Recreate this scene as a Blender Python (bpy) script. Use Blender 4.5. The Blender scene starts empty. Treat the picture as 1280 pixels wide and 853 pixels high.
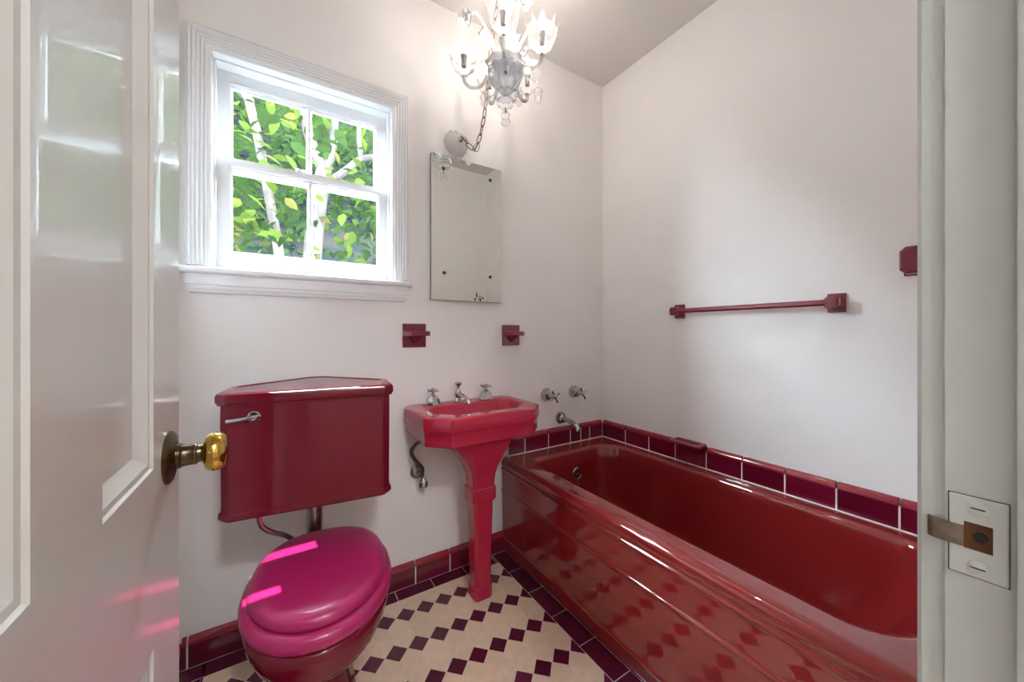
import bpy, bmesh, math, random
from mathutils import Vector, Matrix, noise as mnoise

scene = bpy.context.scene
COL = scene.collection
random.seed(7)
PI = math.pi

# ---------------------------------------------------------------- camera
CAM_H = 1.17
cd = bpy.data.cameras.new('camera')
cam = bpy.data.objects.new('camera', cd)
COL.objects.link(cam)
cd.sensor_width = 36.0
cd.lens = 36.0 * 458.0 / 1280.0
cd.shift_y = -9.5 / 1280.0
cd.clip_start = 0.01
cam.location = (0, 0, CAM_H)
cam.rotation_euler = (math.radians(90), 0, math.radians(-32.5))
scene.camera = cam

# ---------------------------------------------------------------- world, sun, exposure
w = bpy.data.worlds.new('sky')
scene.world = w
w.use_nodes = True
bg = w.node_tree.nodes['Background']
bg.inputs[0].default_value = (0.78, 0.90, 1.0, 1)
bg.inputs[1].default_value = 28.0
sl = bpy.data.lights.new('sun', 'SUN')
sl.energy = 8.0
sl.angle = math.radians(0.15)
sl.color = (1.0, 0.96, 0.88)
sun = bpy.data.objects.new('sun', sl)
COL.objects.link(sun)
SUN_DIR = Vector((-0.28, 2.62, -1.89)).normalized()      # direction the light travels
sun.rotation_euler = SUN_DIR.to_track_quat('-Z', 'Y').to_euler()
sun.location = (3, -6, 8)
pd = bpy.data.lights.new('window_portal', 'AREA')      # sampling aid at the window, gives off no light
pd.shape = 'RECTANGLE'
pd.size, pd.size_y = 0.66, 0.80
pd.cycles.is_portal = True
portal = bpy.data.objects.new('window_portal', pd)
COL.objects.link(portal)
portal.location = (0.115, 1.895, 1.80)
portal.rotation_euler = (math.radians(-90), 0, 0)
vs = scene.view_settings
vs.view_transform = 'Standard'
vs.look = 'None'
vs.exposure = 1.97
vs.gamma = 1.0
vs.use_curve_mapping = False
scene.cycles.max_bounces = 16
scene.cycles.diffuse_bounces = 10
scene.cycles.transparent_max_bounces = 32
HALL_FILL = 22.0
BULB_W = 0.50

# ---------------------------------------------------------------- materials
MATS = {}


def nd(nt, t, **kw):
    n = nt.nodes.new(t)
    for k, v in kw.items():
        setattr(n, k, v)
    return n


def mat(name, col, rough=0.5, metal=0.0, coat=0.0, vary=0.0, vscale=8.0, bump=0.0, bscale=60.0, spec=0.5, objvar=0.0, col2=None):
    """Principled material: colour, optional mottling, fine relief and a per-object tint."""
    if name in MATS:
        return MATS[name]
    m = bpy.data.materials.new(name)
    m.use_nodes = True
    nt = m.node_tree
    b = nt.nodes['Principled BSDF']
    b.inputs['Base Color'].default_value = (*col, 1)
    b.inputs['Roughness'].default_value = rough
    b.inputs['Metallic'].default_value = metal
    b.inputs['Coat Weight'].default_value = coat
    b.inputs['Coat Roughness'].default_value = 0.01
    b.inputs['Specular IOR Level'].default_value = spec
    tc = nd(nt, 'ShaderNodeTexCoord')
    src = None
    if vary or col2:
        nz = nd(nt, 'ShaderNodeTexNoise')
        nz.inputs['Scale'].default_value = vscale
        nz.inputs['Detail'].default_value = 6
        nt.links.new(tc.outputs['Object'], nz.inputs['Vector'])
        rp = nd(nt, 'ShaderNodeValToRGB')
        rp.color_ramp.elements[0].position = 0.3
        rp.color_ramp.elements[1].position = 0.72
        c2 = col2 if col2 else tuple(max(0, c * (1 - vary)) for c in col)
        rp.color_ramp.elements[0].color = (*c2, 1)
        rp.color_ramp.elements[1].color = (*col, 1)
        nt.links.new(nz.outputs['Fac'], rp.inputs['Fac'])
        src = rp.outputs['Color']
    if objvar:
        oi = nd(nt, 'ShaderNodeObjectInfo')
        mr = nd(nt, 'ShaderNodeMapRange')
        mr.inputs['To Min'].default_value = 1 - objvar
        mr.inputs['To Max'].default_value = 1 + objvar
        nt.links.new(oi.outputs['Random'], mr.inputs['Value'])
        hs = nd(nt, 'ShaderNodeHueSaturation')
        nt.links.new(mr.outputs['Result'], hs.inputs['Value'])
        if src:
            nt.links.new(src, hs.inputs['Color'])
        else:
            hs.inputs['Color'].default_value = (*col, 1)
        src = hs.outputs['Color']
    if src:
        nt.links.new(src, b.inputs['Base Color'])
    if bump:
        nz2 = nd(nt, 'ShaderNodeTexNoise')
        nz2.inputs['Scale'].default_value = bscale
        nz2.inputs['Detail'].default_value = 3
        nt.links.new(tc.outputs['Object'], nz2.inputs['Vector'])
        bp = nd(nt, 'ShaderNodeBump')
        bp.inputs['Strength'].default_value = 1.0
        bp.inputs['Distance'].default_value = bump
        nt.links.new(nz2.outputs['Fac'], bp.inputs['Height'])
        nt.links.new(bp.outputs['Normal'], b.inputs['Normal'])
    MATS[name] = m
    return m


def emit(name, col, s):
    m = bpy.data.materials.new(name)
    m.use_nodes = True
    nt = m.node_tree
    nt.nodes.clear()
    e = nd(nt, 'ShaderNodeEmission')
    e.inputs[0].default_value = (*col, 1)
    e.inputs[1].default_value = s
    o = nd(nt, 'ShaderNodeOutputMaterial')
    nt.links.new(e.outputs[0], o.inputs[0])
    MATS[name] = m
    return m


def thinglass(name, tint, clear, rough=0.1, diffuse=(0.9, 0.9, 0.9), gloss_fac=0.25):
    """Clear / opal glass: part see-through, part milky, with a glossy skin."""
    m = bpy.data.materials.new(name)
    m.use_nodes = True
    nt = m.node_tree
    nt.nodes.clear()
    tr = nd(nt, 'ShaderNodeBsdfTransparent')
    tr.inputs[0].default_value = (*tint, 1)
    tl = nd(nt, 'ShaderNodeBsdfTranslucent')
    tl.inputs[0].default_value = (*diffuse, 1)
    df = nd(nt, 'ShaderNodeBsdfDiffuse')
    df.inputs[0].default_value = (*diffuse, 1)
    md = nd(nt, 'ShaderNodeMixShader')
    md.inputs[0].default_value = 0.5
    nt.links.new(tl.outputs[0], md.inputs[1])
    nt.links.new(df.outputs[0], md.inputs[2])
    mx = nd(nt, 'ShaderNodeMixShader')
    mx.inputs[0].default_value = 1 - clear
    nt.links.new(tr.outputs[0], mx.inputs[1])
    nt.links.new(md.outputs[0], mx.inputs[2])
    gl = nd(nt, 'ShaderNodeBsdfGlossy')
    gl.inputs['Roughness'].default_value = rough
    lw = nd(nt, 'ShaderNodeLayerWeight')
    lw.inputs[0].default_value = gloss_fac
    m2 = nd(nt, 'ShaderNodeMixShader')
    nt.links.new(lw.outputs['Fresnel'], m2.inputs[0])
    nt.links.new(mx.outputs[0], m2.inputs[1])
    nt.links.new(gl.outputs[0], m2.inputs[2])
    o = nd(nt, 'ShaderNodeOutputMaterial')
    nt.links.new(m2.outputs[0], o.inputs[0])
    MATS[name] = m
    return m


def leafmat(name, col, objvar=0.25):
    m = bpy.data.materials.new(name)
    m.use_nodes = True
    nt = m.node_tree
    nt.nodes.clear()
    oi = nd(nt, 'ShaderNodeObjectInfo')
    mr = nd(nt, 'ShaderNodeMapRange')
    mr.inputs['To Min'].default_value = 1 - objvar
    mr.inputs['To Max'].default_value = 1 + objvar
    nt.links.new(oi.outputs['Random'], mr.inputs['Value'])
    hs = nd(nt, 'ShaderNodeHueSaturation')
    hs.inputs['Color'].default_value = (*col, 1)
    nt.links.new(mr.outputs['Result'], hs.inputs['Value'])
    df = nd(nt, 'ShaderNodeBsdfDiffuse')
    tl = nd(nt, 'ShaderNodeBsdfTranslucent')
    nt.links.new(hs.outputs[0], df.inputs[0])
    nt.links.new(hs.outputs[0], tl.inputs[0])
    mx = nd(nt, 'ShaderNodeMixShader')
    mx.inputs[0].default_value = 0.5
    nt.links.new(df.outputs[0], mx.inputs[1])
    nt.links.new(tl.outputs[0], mx.inputs[2])
    o = nd(nt, 'ShaderNodeOutputMaterial')
    nt.links.new(mx.outputs[0], o.inputs[0])
    MATS[name] = m
    return m


WALL = mat('plaster', (0.86, 0.845, 0.84), 0.62, vary=0.05, vscale=2.5, bump=0.0012, bscale=22)
CEIL = mat('ceiling_paint', (0.70, 0.68, 0.655), 0.7, vary=0.03, vscale=2)
WHITE = mat('white_gloss_paint', (0.87, 0.885, 0.90), 0.22, coat=0.3, vary=0.03, vscale=5, bump=0.0004, bscale=30)
DOORP = mat('door_paint', (0.56, 0.545, 0.515), 0.26, coat=0.25, vary=0.06, vscale=3, bump=0.0006, bscale=14)
JAMB = mat('jamb_paint', (0.56, 0.59, 0.57), 0.3, coat=0.2, vary=0.08, vscale=9, bump=0.0006, bscale=30)
PORC = mat('maroon_porcelain', (0.145, 0.005, 0.016), 0.08, coat=0.05, spec=0.4)
PORC_SINK = mat('crimson_porcelain', (0.42, 0.018, 0.050), 0.08, coat=0.1, bump=0.00012, bscale=5)
ENAMEL = mat('red_enamel', (0.235, 0.015, 0.016), 0.01, coat=0.7, spec=0.5)
SEATM = mat('magenta_seat', (0.38, 0.012, 0.105), 0.33, coat=0.2)
TILE_M = mat('maroon_tile', (0.165, 0.006, 0.029), 0.1, coat=0.8, vary=0.25, vscale=9, objvar=0.18)
TILE_E = mat('pale_red_edge', (0.30, 0.018, 0.034), 0.12, coat=0.6, vary=0.15, vscale=12, objvar=0.1)
TILE_F = mat('maroon_floor_tile', (0.105, 0.008, 0.030), 0.22, coat=0.3, vary=0.15, vscale=30, objvar=0.2)
TILE_C = mat('cream_floor_tile', (0.84, 0.645, 0.485), 0.38, vary=0.16, vscale=26, objvar=0.06)
TRIM_M = mat('maroon_ceramic_fitting', (0.19, 0.012, 0.036), 0.12, coat=0.8)
GROUT = mat('grout', (0.86, 0.74, 0.67), 0.8, vary=0.3, vscale=40)
GROUT_P = mat('pink_grout', (0.90, 0.80, 0.77), 0.8, vary=0.15, vscale=30)
CHROME = mat('chrome', (0.56, 0.56, 0.57), 0.12, 1.0, vary=0.15, vscale=40)
PIPE = mat('tarnished_nickel', (0.50, 0.47, 0.44), 0.3, 1.0, vary=0.5, vscale=40)
DARKPIPE = mat('dark_pipe', (0.17, 0.15, 0.13), 0.38, 1.0, vary=0.4, vscale=50)
BRASS = mat('brass', (0.72, 0.45, 0.10), 0.12, 1.0, vary=0.35, vscale=35)
BRONZE = mat('dark_bronze', (0.16, 0.12, 0.07), 0.3, 1.0, vary=0.5, vscale=60)
RUST = mat('rusty_latch', (0.17, 0.07, 0.025), 0.55, 0.5, vary=0.6, vscale=60)
BLACK = mat('black_hole', (0.01, 0.008, 0.006), 0.8)
SCREWM = mat('dark_screw', (0.06, 0.055, 0.05), 0.35, 0.6)
CHAINM = mat('antique_chain', (0.20, 0.13, 0.07), 0.4, 0.9, vary=0.4, vscale=80)
BARK = mat('pale_bark', (0.03312, 0.02912, 0.02700), 0.9, vary=0.3, vscale=9, bump=0.01, bscale=18, spec=0.0)
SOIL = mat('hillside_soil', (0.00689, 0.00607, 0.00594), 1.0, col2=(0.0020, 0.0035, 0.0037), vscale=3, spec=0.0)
BULB = emit('bulb_glow', (1.0, 0.88, 0.72), 1.6)
FILLG = emit('hall_fill_glow', (0.95, 0.98, 1.0), HALL_FILL)
GLASS_OPAL = thinglass('opal_glass', (0.99, 0.99, 1.0), 0.78, 0.2, (0.97, 0.98, 1.0), 0.08)
GLASS_CLEAR = thinglass('clear_glass', (0.98, 0.985, 0.99), 0.66, 0.08, (0.92, 0.94, 0.97), 0.25)
GLASS_GREY = thinglass('grey_glass', (0.96, 0.97, 0.98), 0.50, 0.10, (0.80, 0.84, 0.88), 0.25)
GLASS_ROSE = thinglass('frosted_canopy_glass', (0.97, 0.96, 0.97), 0.22, 0.25, (0.95, 0.93, 0.93), 0.18)
PANE = thinglass('window_pane', (0.97, 0.985, 0.98), 0.998, 0.0, (0.9, 0.95, 1.0), 0.06)
LEAF_A = leafmat('leaf_bright', (0.01855, 0.02835, 0.00486))
LEAF_B = leafmat('leaf_mid', (0.00708, 0.01382, 0.00371))
LEAF_C = leafmat('leaf_yellow', (0.03104, 0.02919, 0.00810))
LEAF_D = leafmat('leaf_dark', (0.00506, 0.01068, 0.00753), 0.3)


def mirrormat():
    m = bpy.data.materials.new('mirror_silver')
    m.use_nodes = True
    nt = m.node_tree
    b = nt.nodes['Principled BSDF']
    b.inputs['Metallic'].default_value = 1
    b.inputs['Roughness'].default_value = 0.015
    # worn silvering: a few dark flecks near the lower corner
    tc = nd(nt, 'ShaderNodeTexCoord')
    nz = nd(nt, 'ShaderNodeTexNoise')
    nz.inputs['Scale'].default_value = 38
    nz.inputs['Detail'].default_value = 5
    nt.links.new(tc.outputs['Object'], nz.inputs['Vector'])
    vm = nd(nt, 'ShaderNodeVectorMath', operation='DISTANCE')
    vm.inputs[1].default_value = (0.075, 0.0, 0.035)
    mp = nd(nt, 'ShaderNodeMapping')
    mp.inputs['Scale'].default_value = (0.55, 0.0, 1.0)
    vm.inputs[1].default_value = (0.075 * 0.55, 0, 0.030)
    nt.links.new(tc.outputs['Object'], mp.inputs['Vector'])
    nt.links.new(mp.outputs[0], vm.inputs[0])
    mr = nd(nt, 'ShaderNodeMapRange')
    mr.inputs['From Min'].default_value = 0.0
    mr.inputs['From Max'].default_value = 0.06
    mr.inputs['To Min'].default_value = 0.16
    mr.inputs['To Max'].default_value = -0.22
    nt.links.new(vm.outputs['Value'], mr.inputs['Value'])
    ad = nd(nt, 'ShaderNodeMath', operation='ADD')
    nt.links.new(nz.outputs['Fac'], ad.inputs[0])
    nt.links.new(mr.outputs[0], ad.inputs[1])
    gt = nd(nt, 'ShaderNodeMath', operation='GREATER_THAN')
    gt.inputs[1].default_value = 0.635
    nt.links.new(ad.outputs[0], gt.inputs[0])
    mx = nd(nt, 'ShaderNodeMix', data_type='RGBA')
    nt.links.new(gt.outputs[0], mx.inputs['Factor'])
    mx.inputs['A'].default_value = (0.84, 0.85, 0.80, 1)
    mx.inputs['B'].default_value = (0.05, 0.05, 0.045, 1)
    nt.links.new(mx.outputs['Result'], b.inputs['Base Color'])
    return m


MIRROR = mirrormat()

# ---------------------------------------------------------------- helpers


def obj(name, bm, m, parent=None, smooth=False, sharp=35):
    if isinstance(bm, bpy.types.Mesh):
        me = bm
    else:
        bmesh.ops.recalc_face_normals(bm, faces=bm.faces[:])
        me = bpy.data.meshes.new(name)
        if smooth:
            ang = math.radians(sharp)
            for f in bm.faces:
                f.smooth = True
            for e in bm.edges:
                if len(e.link_faces) == 2 and e.calc_face_angle(0) > ang:
                    e.smooth = False
        bm.to_mesh(me)
        bm.free()
        if m is not None:
            me.materials.append(m)
    o = bpy.data.objects.new(name, me)
    COL.objects.link(o)
    if parent is not None:
        o.parent = parent
    return o


def empty(name, loc=(0, 0, 0), rz=0.0, parent=None):
    o = bpy.data.objects.new(name, None)
    COL.objects.link(o)
    o.location = loc
    o.rotation_euler = (0, 0, rz)
    o.empty_display_size = 0.1
    if parent is not None:
        o.parent = parent
    return o


def tag(o, label=None, cat=None, group=None, kind=None):
    if label:
        o['label'] = label
    if cat:
        o['category'] = cat
    if group:
        o['group'] = group
    if kind:
        o['kind'] = kind
    return o


def struct(o, label=None, cat=None):
    return tag(o, label, cat, None, 'structure')


def copy_tree(o, parent=None):
    c = o.copy()
    COL.objects.link(c)
    c.parent = parent
    for ch in o.children:
        copy_tree(ch, c)
    return c


def B():
    return bmesh.new()


def box(bm, x0, x1, y0, y1, z0, z1, bev=0.0, seg=1):
    vs_ = [bm.verts.new(p) for p in ((x0, y0, z0), (x1, y0, z0), (x1, y1, z0), (x0, y1, z0), (x0, y0, z1), (x1, y0, z1), (x1, y1, z1), (x0, y1, z1))]
    fs = [bm.faces.new([vs_[i] for i in q]) for q in ((3, 2, 1, 0), (4, 5, 6, 7), (0, 1, 5, 4), (1, 2, 6, 5), (2, 3, 7, 6), (3, 0, 4, 7))]
    if bev > 0:
        es = list({e for f in fs for e in f.edges})
        bmesh.ops.bevel(bm, geom=es, offset=bev, segments=seg, profile=0.5, affect='EDGES')
    return bm


def loft(bm, rings, cap0=True, cap1=True, closed=True):
    """rings: lists of equal length of points."""
    R = [[bm.verts.new(p) for p in r] for r in rings]
    n = len(R[0])
    for a, b in zip(R, R[1:]):
        for i in range(n if closed else n - 1):
            j = (i + 1) % n
            bm.faces.new((a[i], a[j], b[j], b[i]))
    if cap0:
        bm.faces.new(R[0])
    if cap1:
        bm.faces.new(R[-1])
    return R


def prism(bm, poly, axis, a, b, bev=0.0):
    """poly: 2-D points in the other two axes (in x,y,z order), extruded from a to b."""
    def P(p, t):
        if axis == 'x':
            return (t, p[0], p[1])
        if axis == 'y':
            return (p[0], t, p[1])
        return (p[0], p[1], t)
    R = loft(bm, [[P(p, a) for p in poly], [P(p, b) for p in poly]])
    if bev:
        es = {e for r in R for v in r for e in v.link_edges}
        bmesh.ops.bevel(bm, geom=list(es), offset=bev, segments=1, affect='EDGES')
    return bm


def lathe(bm, prof, seg=24, M=None, ribs=0, rib=0.0, phase=0.0):
    """prof: (r, z); M places it; optional ribs around."""
    M = M or Matrix.Identity(4)
    rings = []
    for r, z in prof:
        ring = []
        for k in range(seg):
            a = 2 * PI * k / seg + phase
            rr = r * (1 + (rib * math.cos(a * ribs) if ribs else 0))
            ring.append(M @ Vector((max(rr, 1e-5) * math.cos(a), max(rr, 1e-5) * math.sin(a), z)))
        rings.append(ring)
    loft(bm, rings)
    return bm


def tube(bm, pts, r, seg=10, cap=True):
    pts = [Vector(p) for p in pts]
    n = len(pts)
    rad = r if isinstance(r, (list, tuple)) else [r] * n
    tans = []
    for i in range(n):
        t = (pts[min(i + 1, n - 1)] - pts[max(i - 1, 0)])
        tans.append(t.normalized())
    up = Vector((0, 0, 1)) if abs(tans[0].z) < 0.9 else Vector((1, 0, 0))
    nrm = (up - tans[0] * up.dot(tans[0])).normalized()
    rings = []
    for i in range(n):
        t = tans[i]
        nrm = (nrm - t * nrm.dot(t)).normalized()
        bi = t.cross(nrm)
        rings.append([pts[i] + rad[i] * (math.cos(2 * PI * k / seg) * nrm + math.sin(2 * PI * k / seg) * bi) for k in range(seg)])
    loft(bm, rings, cap, cap)
    return bm


def smooth_path(pts, n=8):
    """Catmull-Rom through the points."""
    P = [Vector(p) for p in pts]
    P = [P[0] * 2 - P[1]] + P + [P[-1] * 2 - P[-2]]
    out = []
    for i in range(1, len(P) - 2):
        for k in range(n):
            t = k / n
            a, b, c, d = P[i - 1], P[i], P[i + 1], P[i + 2]
            out.append(0.5 * ((2 * b) + (c - a) * t + (2 * a - 5 * b + 4 * c - d) * t * t + (3 * b - a - 3 * c + d) * t ** 3))
    out.append(P[-2])
    return out


def rrect(x0, x1, y0, y1, rr, n=6):
    """Rounded rectangle, counter-clockwise; rr = radii (x0y0, x1y0, x1y1, x0y1)."""
    pts = []
    for (cx, cy, r, a0) in ((x0, y0, rr[0], PI), (x1, y0, rr[1], 1.5 * PI), (x1, y1, rr[2], 0), (x0, y1, rr[3], 0.5 * PI)):
        r = max(r, 1e-4)
        ox = cx + (r if cx == x0 else -r)
        oy = cy + (r if cy == y0 else -r)
        for k in range(n + 1):
            a = a0 + 0.5 * PI * k / n
            pts.append((ox + r * math.cos(a), oy + r * math.sin(a)))
    return pts


def axis_to(v):
    """Matrix taking +Z to direction v."""
    return Vector(v).to_track_quat('Z', 'Y').to_matrix().to_4x4()


# ---------------------------------------------------------------- room dimensions
XL, XR, YB, YF, ZC = -0.30, 1.783, 1.70, 0.068, 2.775
JX, JL = 0.50, -0.168          # door jamb faces
WX0, WX1, WZ0, WZ1 = -0.205, 0.435, 1.405, 2.19   # window opening

# walls
bm = B()
box(bm, XL - 0.1, WX0, YB, YB + 0.17, -0.05, ZC + 0.05)
box(bm, WX1, XR + 0.1, YB, YB + 0.17, -0.05, ZC + 0.05)
box(bm, WX0, WX1, YB, YB + 0.17, -0.05, WZ0)
box(bm, WX0, WX1, YB, YB + 0.17, WZ1, ZC + 0.05)
bmesh.ops.remove_doubles(bm, verts=bm.verts[:], dist=1e-5)
struct(obj('wall_back', bm, WALL), 'off-white plaster wall with the window, mirror and fixtures', 'wall')
bm = B(); box(bm, XR, XR + 0.1, YF - 0.12, YB, -0.05, ZC + 0.05)
struct(obj('wall_right', bm, WALL), 'off-white plaster wall above the bathtub with towel bar', 'wall')
bm = B(); box(bm, XL - 0.1, XL, YF - 0.12, YB, -0.05, ZC + 0.05)
struct(obj('wall_left', bm, WALL), 'off-white plaster wall behind the open door', 'wall')
bm = B()
box(bm, -1.3, JL - 0.02, YF - 0.118, YF, -0.05, ZC + 0.05)
box(bm, JX + 0.02, 2.1, YF - 0.118, YF, -0.05, ZC + 0.05)
box(bm, JL - 0.02, JX + 0.02, YF - 0.118, YF, 2.07, ZC + 0.05)
struct(obj('wall_front', bm, WALL), 'off-white plaster wall around the doorway', 'wall')
bm = B(); box(bm, XL - 0.1, XR + 0.1, YF - 0.1, YB + 0.17, ZC, ZC + 0.08)
struct(obj('ceiling', bm, CEIL), 'plain off-white ceiling over the bathroom', 'ceiling')

# hallway behind the camera
HY = -1.25
bm = B(); box(bm, -1.3, 2.1, HY, YF - 0.118, -0.05, 0.0)
struct(obj('floor_hall', bm, mat('hall_boards', (0.42, 0.27, 0.15), 0.35, vary=0.3, vscale=4)), 'brown wooden hallway floor outside the bathroom', 'floor')
bm = B(); box(bm, -1.3, 2.1, HY, YF - 0.118, 2.6, 2.65)
struct(obj('ceiling_hall', bm, CEIL), 'plain ceiling of the hallway', 'ceiling')
# two narrow gaps added in the unseen wall to shape sun stripes on the lid
bm = B()
TW = 0.004
def slit_wall(bm, slits):
    """A thin wall between x -1.3 and 2.1 with horizontal gaps (x0, x1, z0, z1), lowest first."""
    z = -0.05
    for x0, x1, z0, z1 in slits:
        box(bm, -1.3, 2.1, HY - TW, HY, z, z0)
        box(bm, -1.3, x0, HY - TW, HY, z0, z1)
        box(bm, x1, 2.1, HY - TW, HY, z0, z1)
        z = z1
    box(bm, -1.3, 2.1, HY - TW, HY, z, 2.65)


slit_wall(bm, [(0.182, 0.262, 2.214, 2.239), (0.226, 0.380, 2.342, 2.376)])
struct(obj('wall_hall_far', bm, WALL), 'hallway wall opposite the bathroom door, with slits added for the sun stripes', 'wall')
bm = B(); box(bm, -1.4, -1.3, HY, YF, -0.05, 2.65)
struct(obj('wall_hall_left', bm, WALL), 'plain end wall of the hallway, door side', 'wall')
bm = B(); box(bm, 2.1, 2.2, HY, YF, -0.05, 2.65)
struct(obj('wall_hall_right', bm, WALL), 'plain end wall of the hallway, jamb side', 'wall')
hl = empty('hall_fill_lamp', (0.18, -0.95, 2.6))  # unseen lamp, added to fill the bathroom with light through the doorway
tag(hl, 'round fill lamp added out of view on the hallway ceiling', 'lamp')
bm = B(); lathe(bm, [(0.20, 0.0), (0.20, -0.03), (0.18, -0.035)], 24)
obj('fill_lamp_base', bm, BRASS, hl, True)
bm = B(); lathe(bm, [(0.178, -0.034), (0.172, -0.06), (0.14, -0.10), (0.08, -0.125), (0.0, -0.13)], 24)
obj('fill_lamp_shade', bm, FILLG, hl, True)

# ---------------------------------------------------------------- floor with its tiles
bm = B(); box(bm, XL, XR, YF - 0.118, YB, -0.05, -0.0016)
FLOOR = struct(obj('floor', bm, GROUT), 'cream hexagon and maroon square tile floor with maroon border', 'floor')
PX = 0.08333
SX0, SY0 = 0.8640, 1.5235     # a square of the pattern
BX = 0.9485                   # inner side of the border by the tub
BY = 1.616                    # inner side of the border by the wall
G = 0.0015                    # half joint
TT = 0.0055


def clip(poly, xmin, xmax, ymin, ymax):
    for ax, lim, sgn in ((0, xmin, 1), (0, xmax, -1), (1, ymin, 1), (1, ymax, -1)):
        out = []
        for i in range(len(poly)):
            p, q = poly[i], poly[(i + 1) % len(poly)]
            dp, dq = (p[ax] - lim) * sgn, (q[ax] - lim) * sgn
            if dp >= 0:
                out.append(p)
            if dp * dq < 0:
                t = dp / (dp - dq)
                out.append((p[0] + t * (q[0] - p[0]), p[1] + t * (q[1] - p[1])))
        poly = out
        if len(poly) < 3:
            return []
    return poly


def area(p):
    return abs(sum(p[i][0] * p[(i + 1) % len(p)][1] - p[(i + 1) % len(p)][0] * p[i][1] for i in range(len(p)))) / 2


def tile_mesh(name, poly, m, ch=0.0008):
    bm = B()
    c = Vector((sum(p[0] for p in poly) / len(poly), sum(p[1] for p in poly) / len(poly)))
    def sh(p, d):
        v = Vector(p) - c
        return c + v * (1 - d / max(v.length, 0.004))
    r0 = [(p[0], p[1], -TT) for p in poly]   # foot of the tile
    r1 = [(p[0], p[1], -ch) for p in poly]
    r2 = [(*sh(p, ch * 1.3), 0.0) for p in poly]
    loft(bm, [r0, r1, r2], cap0=False)
    bmesh.ops.recalc_face_normals(bm, faces=bm.faces[:])
    me = bpy.data.meshes.new(name)
    bm.to_mesh(me); bm.free()
    me.materials.append(m)
    return me


def put_tile(name, me, x, y, parent):
    o = bpy.data.objects.new(name, me)
    COL.objects.link(o)
    o.location = (x, y, 0)
    o.parent = parent


h = PX / 2
g2 = G * 1.414
SQ = [(h - g2, 0), (0, h - g2), (-h + g2, 0), (0, -h + g2)]
HX = [(0, -PX + g2), (h - G, -h + 0.4 * G), (h - G, h - 0.4 * G), (0, PX - g2), (-h + G, h - 0.4 * G), (-h + G, -h + 0.4 * G)]
sq_me = tile_mesh('square_tile', SQ, TILE_F)
hx_me = tile_mesh('hexagon_tile', HX, TILE_C)
FX0, FY0 = XL + 0.075, YF + 0.02
for (shape, full, m, nm, ox, oy) in ((SQ, sq_me, TILE_F, 'square_tile', 0, 0), (HX, hx_me, TILE_C, 'hexagon_tile', h, PX)):
    for i in range(-15, 4):
        for j in range(-10, 3):
            cx, cy = SX0 + ox + i * PX, SY0 + oy + j * 2 * PX
            pl_ = clip([(x + cx, y + cy) for x, y in shape], FX0 + G, BX - G, FY0, BY - G)
            if len(pl_) < 3 or area(pl_) < 4e-5:
                continue
            if abs(area(pl_) - area(shape)) < 1e-6:
                put_tile(nm, full, cx, cy, FLOOR)
            else:
                q = (sum(p[0] for p in pl_) / len(pl_), sum(p[1] for p in pl_) / len(pl_))
                put_tile(nm, tile_mesh(nm, [(p[0] - q[0], p[1] - q[1]) for p in pl_], m), q[0], q[1], FLOOR)
# border along the tub
ym = [1.6845, 1.5200] + [1.5200 - 0.1667 * k for k in range(1, 9)] + [YF]
for a, b in zip(ym, ym[1:]):
    hw, hl_ = (1.0300 - BX) / 2 - G, (a - b) / 2 - G
    put_tile('border_tile', tile_mesh('border_tile', [(-hw, -hl_), (hw, -hl_), (hw, hl_), (-hw, hl_)], TILE_F), (BX + 1.0300) / 2, (a + b) / 2, FLOOR)
# border along the back wall
xm = [BX - 0.0005, 0.9385, 0.775, 0.609, 0.4425, 0.276, 0.1095, -0.057, FX0]
for a, b in zip(xm, xm[1:]):
    hw, hl_ = (a - b) / 2 - G, (1.6845 - BY) / 2 - G
    put_tile('border_tile', tile_mesh('border_tile', [(-hw, -hl_), (hw, -hl_), (hw, hl_), (-hw, hl_)], TILE_F), (a + b) / 2, (1.6845 + BY) / 2, FLOOR)
# border along the left wall
yl = [1.6845] + [1.6845 - 0.068 - 0.1667 * k for k in range(0, 10)] + [YF]
for a, b in zip(yl, yl[1:]):
    if a - b < 0.01:
        continue
    hw, hl_ = 0.0375 - G, (a - b) / 2 - G
    put_tile('border_tile', tile_mesh('border_tile', [(-hw, -hl_), (hw, -hl_), (hw, hl_), (-hw, hl_)], TILE_F), FX0 - 0.0375 + 0.0115, (a + b) / 2, FLOOR)


# ---------------------------------------------------------------- bullnose wall tiles
def bullnose_mesh(length, height, thick, r=0.024):
    """Tile standing on z=0, back at y=0, face at y=-thick, centred on x."""
    pr = [(0, 0), (-thick + 0.001, 0), (-thick, 0.001), (-thick, height - r)]
    for k in range(1, 7):
        a = k / 6 * PI / 2
        pr.append((-thick + thick * (1 - math.cos(a)), height - r + r * math.sin(a)))
    bm = B()
    rows = []
    for t, s in ((-length / 2, 0.0012), (-length / 2 + 0.0012, 0), (length / 2 - 0.0012, 0), (length / 2, 0.0012)):
        rows.append([(t, min(0, y + (s if y < -0.002 else 0)), z - (s if z > height * 0.8 else 0)) for y, z in pr])
    loft(bm, rows)
    for f in bm.faces:
        f.smooth = True
    bmesh.ops.recalc_face_normals(bm, faces=bm.faces[:])
    for e in bm.edges:
        if len(e.link_faces) == 2 and e.calc_face_angle(0) > 0.6:
            e.smooth = False
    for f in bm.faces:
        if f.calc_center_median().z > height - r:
            f.material_index = 1            # second, lighter red over the rounded top edge
    me = bpy.data.meshes.new('bullnose_tile')
    bm.to_mesh(me); bm.free()
    me.materials.append(TILE_M)
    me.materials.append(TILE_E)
    return me


_bn = {}


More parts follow.
